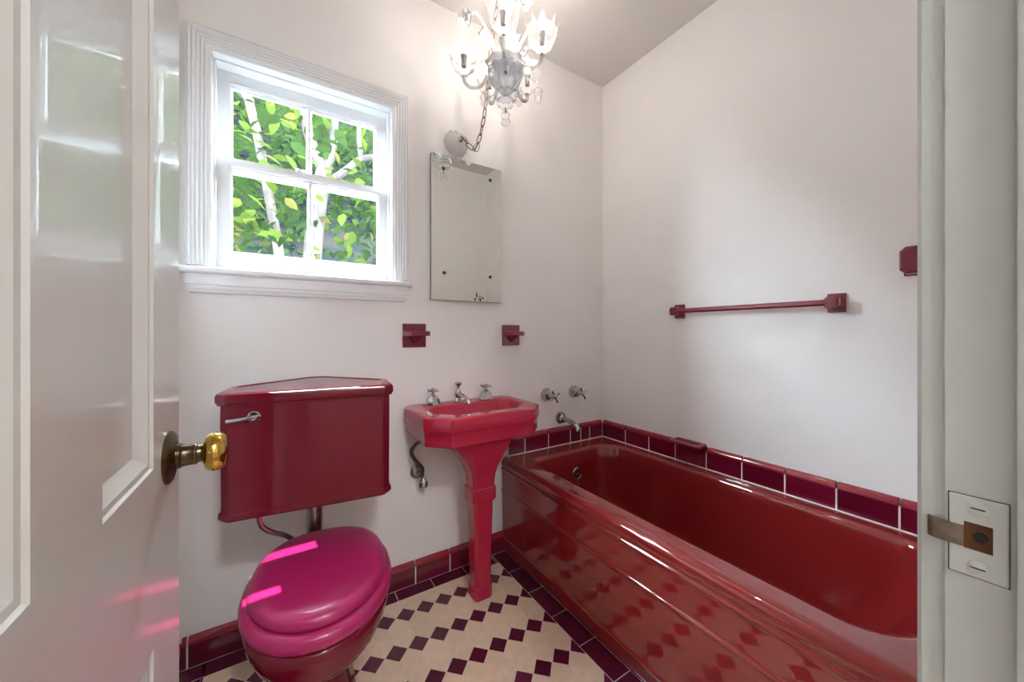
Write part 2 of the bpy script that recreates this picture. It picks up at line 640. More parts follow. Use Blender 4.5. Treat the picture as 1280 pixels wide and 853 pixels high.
def bull_tile(length, height, thick, loc, rz, parent, name='bullnose_tile'):
    k = (round(length, 4), height, thick)
    if k not in _bn:
        _bn[k] = bullnose_mesh(*k)
    o = bpy.data.objects.new(name, _bn[k])
    COL.objects.link(o)
    o.location = loc
    o.rotation_euler = (0, 0, rz)
    o.parent = parent


def run_tiles(marks, along, fixed, z, height, thick, rz, parent, gap=0.0050, skip=()):
    for a, b in zip(marks, marks[1:]):
        L = abs(a - b) - gap
        c = (a + b) / 2
        if any(abs(c - s) < 0.03 for s in skip):
            continue
        loc = (c, fixed, z) if along == 'x' else (fixed, c, z)
        bull_tile(L, height, thick, loc, rz, parent)


# baseboards
bm = B(); box(bm, XL + 0.012, 1.036, YB - 0.0174, YB, 0, 0.0785)
bb = struct(obj('baseboard_back', bm, GROUT_P), 'maroon bullnose tile baseboard along the window wall', 'baseboard')
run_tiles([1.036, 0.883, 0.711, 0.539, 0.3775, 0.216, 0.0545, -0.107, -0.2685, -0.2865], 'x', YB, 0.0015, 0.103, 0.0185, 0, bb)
bm = B(); box(bm, XL, XL + 0.0174, YF, YB, 0, 0.0785)
bl = struct(obj('baseboard_left', bm, GROUT_P), 'maroon bullnose tile baseboard behind the door', 'baseboard')
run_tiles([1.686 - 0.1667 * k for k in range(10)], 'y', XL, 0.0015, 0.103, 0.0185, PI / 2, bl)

# tile band above the tub
TZ = 0.508
bm = B()
box(bm, 1.050, XR - 0.0174, YB - 0.0174, YB, TZ - 0.004, TZ + 0.0775)
box(bm, XR - 0.0174, XR, YF, 1.0035, TZ - 0.004, TZ + 0.0775)
box(bm, XR - 0.0174, XR, 1.1665, YB, TZ - 0.004, TZ + 0.0775)
tb = struct(obj('trim_1', bm, GROUT_P), 'band of maroon bullnose tiles above the bathtub rim', 'tile band')
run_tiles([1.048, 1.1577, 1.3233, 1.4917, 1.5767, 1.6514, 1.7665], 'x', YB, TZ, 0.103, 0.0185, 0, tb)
SOAP_Y = 1.0850
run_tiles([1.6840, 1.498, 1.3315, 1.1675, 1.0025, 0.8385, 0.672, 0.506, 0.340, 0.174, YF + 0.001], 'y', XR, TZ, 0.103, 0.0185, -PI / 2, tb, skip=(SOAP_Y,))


# ---------------------------------------------------------------- window
def frame_sweep(bm, x0, x1, z0, z1, prof, open_bottom=False):
    """Mitred moulding round an opening on a wall facing -y. prof: (outward, y)."""
    rows = []
    if open_bottom:
        cor = [(x0, z0, -1, 0), (x0, z1, -1, 1), (x1, z1, 1, 1), (x1, z0, 1, 0)]
    else:
        cor = [(x0, z0, -1, -1), (x0, z1, -1, 1), (x1, z1, 1, 1), (x1, z0, 1, -1)]
    for cx, cz, sx, sz in cor:
        rows.append([(cx + sx * o, y, cz + sz * o) for o, y in prof])
    if not open_bottom:
        rows.append(rows[0])
        R = [[bm.verts.new(p) for p in r] for r in rows[:-1]]
        n = len(R[0])
        for k in range(4):
            a, b = R[k], R[(k + 1) % 4]
            for i in range(n):
                j = (i + 1) % n
                bm.faces.new((a[i], a[j], b[j], b[i]))
    else:
        loft(bm, rows)
    return bm


bm = B()
frame_sweep(bm, WX0, WX1, WZ0, WZ1, [(-0.003, YB + 0.172), (-0.003, YB - 0.001), (0.006, YB - 0.001), (0.006, YB + 0.172)], True)
# the lining sits inside the wall opening
win = struct(obj('window_1', bm, WHITE), 'white double-hung sash window with four panes and ribbed casing', 'window')
# ribbed casing
cp = [(-0.003, YB)]
wtot = 0.068
cp += [(-0.003, YB - 0.010), (0.000, YB - 0.0125), (0.006, YB - 0.0125)]
for k in range(5):
    o0 = 0.008 + k * 0.0115
    d = 0.013 + 0.0024 * k
    cp += [(o0, YB - d), (o0 + 0.0018, YB - d - 0.0030), (o0 + 0.0045, YB - d - 0.0042), (o0 + 0.0075, YB - d - 0.0030), (o0 + 0.0095, YB - d + 0.0010)]
cp += [(wtot - 0.003, YB - 0.026), (wtot, YB - 0.022), (wtot, YB)]
bm = B()
frame_sweep(bm, WX0, WX1, WZ0 + 0.006, WZ1, cp, True)
obj('casing', bm, WHITE, win, True, 25)
# stool and apron
bm = B()
prism(bm, [(YB + 0.06, 1.406), (1.664, 1.406), (1.657, 1.402), (1.655, 1.396), (1.657, 1.388), (1.663, 1.384), (1.672, 1.382), (YB + 0.06, 1.382)], 'x', -0.2865, 0.5190)
obj('window_stool', bm, WHITE, win, True)
bm = B()
ap = [(YB, 1.3815), (1.676, 1.3815), (1.676, 1.345), (1.681, 1.341), (1.681, 1.337), (1.677, 1.334), (1.679, 1.328), (1.684, 1.325), (1.684, 1.321), (1.688, 1.316), (YB, 1.314)]
rows = []
for t, e in ((-0.2745, -1), (0.5035, 1)):
    rows.append([(t - e * max(0, (1.345 - z)) * 0.4, y, z) for y, z in ap])
loft(bm, rows)
obj('window_apron', bm, WHITE, win, True, 20)
# outer sill
bm = B(); prism(bm, [(YB + 0.06, 1.400), (YB + 0.06, 1.425), (YB + 0.20, 1.395), (YB + 0.20, 1.365)], 'x', WX0, WX1)
obj('window_sill', bm, WHITE, win)
# stop beads on the lining
bm = B()
for x0, x1 in ((WX0, WX0 + 0.010), (WX1 - 0.010, WX1)):
    box(bm, x0, x1, 1.728, 1.7535, 1.406, WZ1, 0.002)
box(bm, WX0, WX1, 1.728, 1.7535, WZ1 - 0.010, WZ1, 0.002)
obj('stop_bead', bm, WHITE, win)


def sash(name, y0, y1, x0, x1, z0, z1, gx0, gx1, gz0, gz1, mx):
    bm = B()
    # stiles and rails with a moulded glazing edge
    prof_in = [(0.0, y0 + 0.010), (0.006, y0 + 0.004), (0.010, y0 + 0.0035), (0.010, y0)]
    fr = [(0.0, y1), (0.0, y0 + 0.012), (0.0035, y0 + 0.010), (0.0050, y0 + 0.004), (0.0095, y0 + 0.0035), (0.0100, y0 + 0.0005)]
    for cx0, cx1, cz0, cz1 in ((gx0, gx1, gz0, gz1),):
        rows = []
        for cx, cz, sx, sz, ex, ez in ((gx0, gz0, -1, -1, x0, z0), (gx0, gz1, -1, 1, x0, z1), (gx1, gz1, 1, 1, x1, z1), (gx1, gz0, 1, -1, x1, z0)):
            rows.append([(cx + sx * o, y, cz + sz * o) for o, y in fr] + [(ex, y0, ez), (ex, y1, ez)])
        R = [[bm.verts.new(p) for p in r] for r in rows]
        n = len(R[0])
        for k in range(4):
            a, b = R[k], R[(k + 1) % 4]
            for i in range(n):
                j = (i + 1) % n
                bm.faces.new((a[i], a[j], b[j], b[i]))
    s = obj(name, bm, WHITE, win)
    bm = B()
    prism(bm, [(mx - 0.010, y1), (mx - 0.010, y0 + 0.014), (mx - 0.004, y0 + 0.003), (mx + 0.004, y0 + 0.003), (mx + 0.010, y0 + 0.014), (mx + 0.010, y1)], 'z', gz0, gz1)
    obj('muntin', bm, WHITE, s)
    for a, b in ((gx0, mx - 0.010), (mx + 0.010, gx1)):
        bm = B(); box(bm, a, b, y0 + 0.019, y0 + 0.022, gz0, gz1)
        obj('pane', bm, PANE, s)
    return s


sash('upper_sash', 1.790, 1.822, WX0 + 0.0035, WX1 - 0.0035, 1.800, WZ1 - 0.0035, -0.152, 0.380, 1.846, 2.134, 0.111)
ls = sash('lower_sash', 1.755, 1.787, WX0 + 0.0035, WX1 - 0.0035, 1.4065, 1.8415, -0.150, 0.386, 1.487, 1.807, 0.113)
bm = B(); box(bm, 0.088, 0.142, 1.742, 1.757, 1.428, 1.436, 0.003, 2)
obj('sash_lift', bm, WHITE, ls, True)
bm = B()
lathe(bm, [(0.0, 0.016), (0.012, 0.014), (0.016, 0.004), (0.016, 0.0)], 12, Matrix.Translation((0.075, 1.772, 1.8415)))
box(bm, 0.060, 0.105, 1.768, 1.776, 1.852, 1.858, 0.002)
obj('sash_lock', bm, WHITE, ls, True)

# ---------------------------------------------------------------- door frame and door
fr = empty('trim_2', (0, 0, 0))
struct(fr, 'pale grey-white painted door frame with casing', 'door frame')
bm = B()
box(bm, JX, JX + 0.02, YF - 0.12, YF, 0, 2.07)
obj('jamb', bm, JAMB, fr)
bm = B(); box(bm, JL - 0.02, JL, YF - 0.12, YF, 0, 2.07)
obj('jamb', bm, JAMB, fr)
bm = B(); box(bm, JL, JX, YF - 0.12, YF, 2.05, 2.07)
obj('head_jamb', bm, JAMB, fr)
bm = B(); box(bm, JX - 0.011, JX, YF - 0.10, 0.030, 0, 2.05, 0.003, 2)
obj('door_stop', bm, JAMB, fr, True)
for s, x in ((1, JX + 0.003), (-1, JL - 0.003)):
    bm = B()
    pr = [(0, YF), (0, YF + 0.0145), (0.002, YF + 0.0175), (0.007, YF + 0.0180), (0.009, YF + 0.0145), (0.013, YF + 0.0145), (0.018, YF + 0.020), (0.070, YF + 0.024), (0.075, YF + 0.020), (0.075, YF)]
    prism(bm, [(x + s * a, b) for a, b in pr], 'z', 0.0, 2.055)
    obj('casing', bm, JAMB, fr)
bm = B(); box(bm, JL - 0.078, JX + 0.078, YF, YF + 0.020, 2.055, 2.13, 0.003)
obj('casing', bm, JAMB, fr)
# strike plate let into the jamb, painted over
bm = B()
box(bm, JX - 0.0018, JX + 0.004, 0.0338, 0.0655, 0.9625, 1.0305, 0.0008)
sp = obj('strike_plate', bm, JAMB, fr)
sp['label'] = 'painted-over strike plate with rusty latch hole'
bm = B()
box(bm, JX - 0.0006, JX + 0.003, 0.0332, 0.0661, 0.9619, 1.0311)
obj('mortise_edge', bm, SCREWM, sp)
bm = B()
box(bm, JX - 0.0024, JX + 0.001, 0.0418, 0.0570, 0.9860, 1.0085)
obj('latch_hole', bm, RUST, sp)
bm = B()
lathe(bm, [(0.0042, -0.001), (0.0042, 0.001), (0.0, 0.001)], 14, Matrix.Translation((JX - 0.0025, 0.0480, 0.998)) @ axis_to((-1, 0, 0)))
obj('bolt_hole', bm, BLACK, sp)
bm = B()
lp = [(JX - 0.0022, 0.0572), (JX - 0.0030, 0.0690), (JX - 0.0018, 0.0750), (JX + 0.0010, 0.0785)]
poly = lp + [(x + 0.0022, y - 0.0006) for x, y in reversed(lp)]
prism(bm, poly, 'z', 0.9865, 1.0045)
obj('strike_lip', bm, mat('worn_latch_lip', (0.34, 0.27, 0.20), 0.4, 0.7, vary=0.5, vscale=60), sp, True)
for zz in (1.0215, 0.9715):
    bm = B()
    lathe(bm, [(0.0062, -0.001), (0.0062, 0.0004), (0.004, 0.0012), (0.0, 0.0014)], 16, Matrix.Translation((JX - 0.0018, 0.0495, zz)) @ axis_to((-1, 0, 0)))
    sc = obj('screw', bm, JAMB, sp, True)
    bm = B(); box(bm, JX - 0.0036, JX - 0.0028, 0.0455, 0.0535, zz - 0.0005, zz + 0.0005)
    obj('screw_slot', bm, SCREWM, sp)

# door leaf, open at a right angle into the room
DX = -0.128
DT = 0.035
DY0, DY1 = 0.062, 0.744
door = empty('door_1', (0, 0, 0))
struct(door, 'cream white panelled door standing open with brass knob', 'door')
PAN = [(0.194, 0.347, 1.005, 1.92), (0.456, 0.609, 1.005, 1.92), (0.194, 0.347, 0.235, 0.788), (0.456, 0.609, 0.235, 0.788)]
bm = B()
ys = [DY0, 0.194, 0.347, 0.456, 0.609, DY1]
zs = [0.012, 0.235, 0.788, 1.005, 1.92, 2.04]
for i in range(5):
    for k in range(5):
        if i in (1, 3) and k in (1, 3):
            continue
        box(bm, DX - DT, DX, ys[i], ys[i + 1], zs[k], zs[k + 1])
bmesh.ops.remove_doubles(bm, verts=bm.verts[:], dist=1e-5)
dup = {}
for f in bm.faces:
    dup.setdefault(tuple(sorted(v.index for v in f.verts)), []).append(f)
bm.verts.index_update()
inner = {}
for f in bm.faces:
    inner.setdefault(frozenset(v.index for v in f.verts), []).append(f)
bmesh.ops.delete(bm, geom=[f for fs in inner.values() if len(fs) > 1 for f in fs], context='FACES')
obj('door_frame_boards', bm, DOORP, door)
for y0, y1, z0, z1 in PAN:
    bm = B()
    steps = [(0.0, 0.0), (0.002, 0.003), (0.008, 0.0035), (0.018, 0.011), (0.021, 0.0135), (0.023, 0.0135)]
    for sx, xf in ((1, DX), (-1, DX - DT)):
        rings = [[(xf - sx * d, y0 + o, z0 + o), (xf - sx * d, y1 - o, z0 + o), (xf - sx * d, y1 - o, z1 - o), (xf - sx * d, y0 + o, z1 - o)] for o, d in steps]
        loft(bm, rings, False, True)
    obj('panel', bm, DOORP, door)
KY, KZ = 0.677, 1.0
kb = B()
lathe(kb, [(0.0355, 0.0), (0.0360, 0.003), (0.032, 0.006), (0.022, 0.008), (0.0165, 0.010)], 28, Matrix.Translation((DX, KY, KZ)) @ axis_to((1, 0, 0)))
knob = obj('knob_rosette', kb, BRONZE, door, True)
kb = B()
lathe(kb, [(0.0165, 0.009), (0.0168, 0.014), (0.0145, 0.015), (0.0150, 0.017), (0.0145, 0.019), (0.0142, 0.028), (0.0148, 0.029), (0.0142, 0.031), (0.0125, 0.032), (0.0118, 0.037)], 24, Matrix.Translation((DX, KY, KZ)) @ axis_to((1, 0, 0)))
obj('knob_shank', kb, BRONZE, door, True)
kb = B()
lathe(kb, [(0.012, 0.036), (0.016, 0.0385), (0.023, 0.041), (0.0268, 0.046), (0.0275, 0.051), (0.0265, 0.057), (0.022, 0.0625), (0.014, 0.0655), (0.0, 0.067)], 28, Matrix.Translation((DX, KY, KZ)) @ axis_to((1, 0, 0)))
obj('knob', kb, BRASS, door, True, 50)
kb = B()
lathe(kb, [(0.0355, 0.0), (0.0360, 0.003), (0.022, 0.008), (0.0145, 0.010), (0.013, 0.036), (0.023, 0.041), (0.0275, 0.051), (0.022, 0.0625), (0.0, 0.067)], 24, Matrix.Translation((DX - DT, KY, KZ)) @ axis_to((-1, 0, 0)))
obj('knob', kb, BRASS, door, True, 50)
for zz in (0.25, 1.05, 1.82):
    bm = B()
    lathe(bm, [(0.006, -0.045), (0.006, 0.045)], 10, Matrix.Translation((JL + 0.002, YF + 0.006, zz)))
    obj('hinge', bm, BRASS, door, True)

# ---------------------------------------------------------------- bathtub
TUBZ = 0.505
TY0, TY1 = YF + 0.004, 1.689
tub = empty('bathtub', (1.40, 0.9, 0))
tag(tub, 'dark red enamelled bathtub built into the corner with a ribbed apron', 'bathtub')
off = Vector((-1.40, -0.9, 0))


def shift(bm, v):
    bmesh.ops.translate(bm, verts=bm.verts[:], vec=v)
    return bm


def tub_ring(x0, x1, y0, y1, rr, z, n=8):
    return [(x, y, z) for x, y in rrect(x0, x1, y0, y1, rr, n)]


bm = B()
rings = [
    tub_ring(1.034, XR - 0.002, TY0, TY1, (0.004, 0.004, 0.004, 0.004), TUBZ - 0.012),
    tub_ring(1.034, XR - 0.002, TY0, TY1, (0.004, 0.004, 0.004, 0.004), TUBZ),
    tub_ring(1.095, 1.722, 0.176, 1.583, (0.14, 0.14, 0.14, 0.06), TUBZ),
    tub_ring(1.104, 1.713, 0.186, 1.574, (0.14, 0.14, 0.14, 0.06), TUBZ - 0.002),
    tub_ring(1.111, 1.706, 0.196, 1.567, (0.14, 0.14, 0.14, 0.06), TUBZ - 0.008),
    tub_ring(1.115, 1.702, 0.203, 1.563, (0.14, 0.14, 0.14, 0.06), TUBZ - 0.020),
    tub_ring(1.122, 1.695, 0.235, 1.557, (0.13, 0.13, 0.14, 0.07), TUBZ - 0.10),
    tub_ring(1.132, 1.685, 0.300, 1.547, (0.12, 0.12, 0.14, 0.09), TUBZ - 0.22),
    tub_ring(1.145, 1.672, 0.350, 1.535, (0.12, 0.12, 0.14, 0.10), TUBZ - 0.32),
    tub_ring(1.165, 1.652, 0.390, 1.515, (0.12, 0.12, 0.14, 0.11), TUBZ - 0.365),
    tub_ring(1.200, 1.617, 0.430, 1.480, (0.11, 0.11, 0.12, 0.10), TUBZ - 0.385),
    tub_ring(1.260, 1.557, 0.500, 1.420, (0.10, 0.10, 0.10, 0.10), TUBZ - 0.390),
]
loft(bm, rings, False, True)
shift(bm, off)
obj('basin', bm, ENAMEL, tub, True, 60)
# apron with its rolled edge and stepped ribs
ap = [(1.040, TUBZ + 0.0002)]
for k in range(1, 9):
    a = k / 8 * PI / 2
    ap.append((1.040 - 0.032 * math.sin(a), TUBZ - 0.026 * (1 - math.cos(a))))
ap += [(1.0085, 0.472), (1.0100, 0.464), (1.0125, 0.459)]


def bead(xf, zc, xb):
    """A rounded rib at height zc between faces at xf (above) and xb (below)."""
    return [(xf, zc + 0.0100), (xf - 0.0006, zc + 0.0080), (xf - 0.0040, zc + 0.0062), (xf - 0.0062, zc + 0.0030), (xf - 0.0066, zc), (xf - 0.0058, zc - 0.0032), (xf - 0.0035, zc - 0.0058), (xb - 0.0006, zc - 0.0078), (xb, zc - 0.0098)]


ap += bead(1.0130, 0.4450, 1.0130) + bead(1.0140, 0.3320, 1.0145) + bead(1.0165, 0.0770, 1.0175)
ap += [(1.0190, 0.020), (1.0250, 0.006), (1.0310, 0.0)]
ap2 = []
for p, q in zip(ap, ap[1:]):
    ap2.append(p)
    L = math.hypot(q[0] - p[0], q[1] - p[1])
    if L > 0.03:                      # keep the long flats flat
        for d in (0.006, L - 0.006):
            ap2.append((p[0] + (q[0] - p[0]) * d / L, p[1] + (q[1] - p[1]) * d / L))
ap = ap2 + [ap[-1]]
bm = B()
rows = []
for t in [TY0, 0.3, 0.6, 0.9, 1.2, 1.5, TY1 - 0.0005]:
    rows.append([(x, t, z) for x, z in ap] + [(1.05, t, 0.0), (1.05, t, TUBZ - 0.010)])
loft(bm, rows)
shift(bm, off)
obj('apron', bm, ENAMEL, tub, True, 70)
# overflow plate
OV = Vector((1.4275, 1.5565, 0.375)) + off
Mo = Matrix.Translation(OV) @ axis_to((0, -1, 0.06))
bm = B(); lathe(bm, [(0.034, -0.004), (0.034, 0.004), (0.030, 0.007), (0.028, 0.0055), (0.0, 0.0055)], 28, Mo)
ovp = obj('overflow_plate', bm, CHROME, tub, True)
for k in range(10):
    a = 2 * PI * k / 10
    bm = B(); box(bm, 0.008, 0.024, -0.0018, 0.0018, 0.005, 0.0062)
    bmesh.ops.transform(bm, matrix=Mo @ Matrix.Rotation(a, 4, 'Z'), verts=bm.verts[:])
    obj('slot', bm, BLACK, ovp)
bm = B(); lathe(bm, [(0.007, 0.005), (0.007, 0.010), (0.0, 0.012)], 14, Mo)
obj('centre_screw', bm, CHROME, ovp, True)
bm = B(); tube(bm, [OV + Vector((0, -0.008, -0.026)), OV + Vector((0, -0.010, -0.06)), OV + Vector((0, -0.012, -0.12)), OV + Vector((0.0, -0.02, -0.19))], 0.0016, 6)
obj('plug_chain', bm, PIPE, ovp)

# caulk lines where tub, tiles and wall meet
bm = B()
tube(bm, [(1.040, 1.681, TUBZ + 0.001), (XR - 0.019, 1.681, TUBZ + 0.002)], 0.0032, 6)
tube(bm, [(XR - 0.019, 1.681, TUBZ + 0.002), (XR - 0.019, YF + 0.004, TUBZ + 0.002)], 0.0032, 6)
cq = obj('caulk', bm, GROUT_P, tb)
bm = B()
tube(bm, [(1.020, 1.694, 0.49), (1.014, 1.695, 0.45), (1.017, 1.695, 0.3), (1.022, 1.695, 0.115)], 0.0030, 6)
tube(bm, smooth_path([(1.022, 1.695, 0.115), (1.026, 1.690, 0.105), (1.030, 1.686, 0.09), (1.034, 1.685, 0.03), (1.033, 1.684, 0.002)], 4), 0.0034, 6)
tube(bm, [(1.0300, 1.684, 0.0002), (1.0300, YF + 0.01, 0.0002)], 0.0022, 6)
obj('caulk', bm, mat('white_caulk', (0.72, 0.66, 0.62), 0.6, vary=0.3, vscale=30), bb)

# soap dish in the tile band
sd = empty('soap_dish', (XR - 0.0, SOAP_Y, TZ))
tag(sd, 'maroon ceramic soap dish with grab rail set in the tile band', 'soap dish')
bm = B()
yw, dz = 0.0805, 0.103
# frame round a recess
fx = -0.0195
outer = [(fx, -yw, 0.001), (fx, yw, 0.001), (fx, yw, dz), (fx, -yw, dz)]
rec = [(fx, -yw + 0.018, 0.020), (fx, yw - 0.018, 0.020), (fx, yw - 0.018, dz - 0.026), (fx, -yw + 0.018, dz - 0.026)]
back = [(fx + 0.017, p[1] * 0.96, 0.024 + (p[2] - 0.020) * 0.95) for p in rec]
loft(bm, [[(0.0, p[1], p[2]) for p in outer], outer, rec, back], True, True)
obj('dish_body', bm, TRIM_M, sd)
bm = B()
def loop_ring(e, z):
    """Rounded rectangle at distance e outside the middle line of the rail."""
    return [(x, y, z) for x, y in rrect(-0.066 - e, -0.010 + e, -yw + 0.010 - e, yw - 0.010 + e, (0.012, 0.004, 0.004, 0.012), 4)]


zr = dz + 0.004
secs = [loop_ring(0.0095 * math.cos(2 * PI * k / 10), zr + 0.0105 * math.sin(2 * PI * k / 10)) for k in range(10)]
loft(bm, secs + [secs[0]], False, False)
bmesh.ops.remove_doubles(bm, verts=bm.verts[:], dist=1e-6)
obj('grab_rail', bm, mat('toplit_maroon_rail', (0.26, 0.025, 0.060), 0.14, coat=0.6), sd, True)  # paler than the dish: light from above is put into the rail colour
bm = B()
for k in range(7):
    box(bm, fx - 0.006, fx + 0.008, -0.058 + k * 0.0185, -0.052 + k * 0.0185, 0.014, 0.0235, 0.002)
obj('draining_ridges', bm, TRIM_M, sd)
bm = B(); box(bm, fx - 0.006, fx + 0.003, -yw + 0.014, yw - 0.014, 0.008, 0.0155, 0.003, 2)
obj('dish_lip', bm, TRIM_M, sd, True)

# ---------------------------------------------------------------- bath taps and spout


def bath_tap(x, z, label):
    t = empty('bath_tap', (x, YB, z))
    tag(t, label, 'tap')
    t.scale = (1.22, 1.22, 1.22)
    Mo = axis_to((0, -1, 0))
    bm = B()
    lathe(bm, [(0.033, 0.0), (0.034, 0.004), (0.032, 0.012), (0.026, 0.028), (0.018, 0.036), (0.014, 0.037)], 8, Mo, phase=PI / 8)
    obj('escutcheon', bm, CHROME, t)
    bm = B()
    lathe(bm, [(0.012, 0.034), (0.011, 0.050), (0.008, 0.052), (0.008, 0.062), (0.011, 0.064), (0.012, 0.072), (0.008, 0.078), (0.0, 0.079)], 14, Mo)
    obj('stem', bm, CHROME, t, True)
    for k in range(4):
        a = k * PI / 2 + 0.5
        d = Vector((math.cos(a), 0, math.sin(a)))
        bm = B()
        c = Vector((0, -0.069, 0))
        tube(bm, [c + d * 0.006, c + d * 0.015, c + d * 0.026, c + d * 0.032], [0.0045, 0.0038, 0.0055, 0.0045], 8)
        obj('handle_arm', bm, CHROME, t, True)
    return t


bath_tap(1.318, 0.812, 'chrome cross-handled bath tap on the wall right beside the sink')
bath_tap(1.531, 0.812, 'chrome cross-handled bath tap on the wall nearer the room corner')
spout = empty('bath_spout', (1.423, YB, 0.666))
spout.scale = (1.18, 1.1, 1.18)
tag(spout, 'chrome bath spout with faceted flange above the tub tiles', 'spout')
bm = B()
lathe(bm, [(0.032, 0.0), (0.033, 0.004), (0.031, 0.012), (0.024, 0.028), (0.018, 0.034), (0.015, 0.035)], 8, axis_to((0, -1, 0)), phase=PI / 8)
obj('escutcheon', bm, CHROME, spout)
bm = B()
tube(bm, smooth_path([(0, -0.03, 0), (0, -0.06, -0.001), (0, -0.10, -0.007), (0, -0.128, -0.014), (0, -0.140, -0.026), (0, -0.142, -0.040)], 4), [0.012] * 4 + [0.011] * 8 + [0.0125] * 9, 12)
obj('spout_tube', bm, CHROME, spout, True)

# ---------------------------------------------------------------- toilet
toi = empty('toilet', (0.110, 1.250, 0), math.radians(-7))
tag(toi, 'maroon toilet with magenta seat and corner-shaped wall tank', 'toilet')


def egg(cx, cy, a, bf, bb, z, n=48, pw=2.5):
    pts = []
    for k in range(n):
        t = 2 * PI * k / n
        c, s = math.cos(t), math.sin(t)
        if s < 0:
            x, y = a * c, bf * s
        else:
            e = 2 / pw
            x, y = a * math.copysign(abs(c) ** e, c), bb * abs(s) ** e
        pts.append((cx + x, cy + y, z))
    return pts


CY = -0.010
bm = B()
loft(bm, [egg(0, CY, 0.182 * s, 0.236 * s, 0.222 * s, z + 0.028) for s, z in ((0.93, 0.4185), (0.985, 0.4195), (1.0, 0.424), (1.0, 0.431), (0.99, 0.439), (0.968, 0.4455), (0.935, 0.4505), (0.88, 0.4540), (0.78, 0.4565), (0.5, 0.4590), (0.15, 0.4600))])
obj('seat_lid', bm, SEATM, toi, True, 60)
bm = B()
loft(bm, [egg(0, CY, 0.182 * s + 0.018, 0.236 * s + 0.022, 0.222 * s + 0.010, z + 0.028) for s, z in ((0.90, 0.3805), (0.985, 0.381), (1.0, 0.386), (1.0, 0.398), (0.985, 0.409), (0.955, 0.416), (0.90, 0.4185))])
obj('seat_ring', bm, SEATM, toi, True, 60)
for sx in (-0.075, 0.075):
    bm = B(); lathe(bm, [(0.014, 0.372), (0.014, 0.40), (0.010, 0.428), (0.0, 0.430)], 12, Matrix.Translation((sx, 0.220, 0.028)))
    obj('seat_hinge', bm, SEATM, toi, True)
bm = B()
bowl = [(0.0, 0.095, 0.150, 0.200, 0.0), (0.0, 0.100, 0.155, 0.205, 0.012), (0.0, 0.095, 0.150, 0.200, 0.030), (0.0, 0.082, 0.125, 0.190, 0.050),
        (0.0, 0.076, 0.110, 0.185, 0.11), (0.0, 0.074, 0.105, 0.185, 0.18), (0.0, 0.080, 0.115, 0.185, 0.228), (0.0, 0.100, 0.160, 0.190, 0.248), (0.0, 0.132, 0.216, 0.200, 0.265),
        (0.0, 0.158, 0.248, 0.212, 0.284), (0.0, 0.176, 0.264, 0.222, 0.308), (0.0, 0.187, 0.271, 0.230, 0.330), (0.0, 0.194, 0.272, 0.234, 0.355), (0.0, 0.196, 0.270, 0.236, 0.376), (0.0, 0.190, 0.262, 0.232, 0.3805)]
# centre is pushed back low down so that the foot stands behind the bowl's belly
rings = []
for cx, a, bf, bb_, z in bowl:
    k = max(0.0, min(1.0, (0.30 - z) / 0.12))
    rings.append(egg(cx, 0.0 + 0.055 * k, a, bf, bb_, z * 0.4085 / 0.3805, pw=2.2))
loft(bm, rings)
obj('bowl', bm, PORC, toi, True, 70)
# tank: triangular plan with cut corners, in the toilet's own axes
TX = -0.030


def tank_plan(e, z, f0=0.062):
    """e grows the plan outwards."""
    return [(TX - 0.214 - 0.4 * e, f0 - e, z), (TX + 0.214 + 0.4 * e, f0 - e, z), (TX + 0.238 + e, f0 + 0.026 - 0.4 * e, z), (TX + 0.238 + e, 0.238 + 0.3 * e, z), (TX + 0.026, 0.433 + 0.4 * e, z),
            (TX - 0.026, 0.433 + 0.4 * e, z), (TX - 0.238 - e, 0.238 + 0.3 * e, z), (TX - 0.238 - e, f0 + 0.026 - 0.4 * e, z)]


bm = B()
loft(bm, [tank_plan(-0.006, 0.618), tank_plan(0.003, 0.620), tank_plan(0.006, 0.625), tank_plan(0.005, 0.637), tank_plan(0.0, 0.643), tank_plan(-0.001, 0.655), tank_plan(0.0, 0.90), tank_plan(0.0, 0.957)])
bmesh.ops.bevel(bm, geom=[e for e in bm.edges if abs(e.verts[0].co.z - e.verts[1].co.z) > 0.001], offset=0.004, segments=2, affect='EDGES')
obj('tank', bm, PORC, toi, True, 30)
bm = B()
loft(bm, [tank_plan(0.002, 0.9572), tank_plan(0.007, 0.9575), tank_plan(0.008, 0.962), tank_plan(0.011, 0.965), tank_plan(0.012, 0.972), tank_plan(0.012, 0.984), tank_plan(0.009, 0.991), tank_plan(0.003, 0.9945), tank_plan(-0.012, 0.995), tank_plan(-0.016, 0.9925), tank_plan(-0.03, 0.992)])
obj('tank_lid', bm, PORC, toi, True, 30)
# flush lever
LV = Vector((TX - 0.150, 0.062, 0.922))
bm = B(); lathe(bm, [(0.017, 0.0), (0.017, 0.004), (0.012, 0.008), (0.009, 0.016), (0.0, 0.018)], 16, Matrix.Translation(LV) @ axis_to((0, -1, 0)))
lvr = obj('flush_lever', bm, CHROME, toi, True)
bm = B()
tube(bm, [LV + Vector((0.012, -0.014, 0.005)), LV + Vector((-0.004, -0.017, 0.002)), LV + Vector((-0.02, -0.017, -0.001)), LV + Vector((-0.064, -0.016, -0.006))], [0.004, 0.0065, 0.0052, 0.0072], 10)
obj('lever_arm', bm, CHROME, lvr, True)
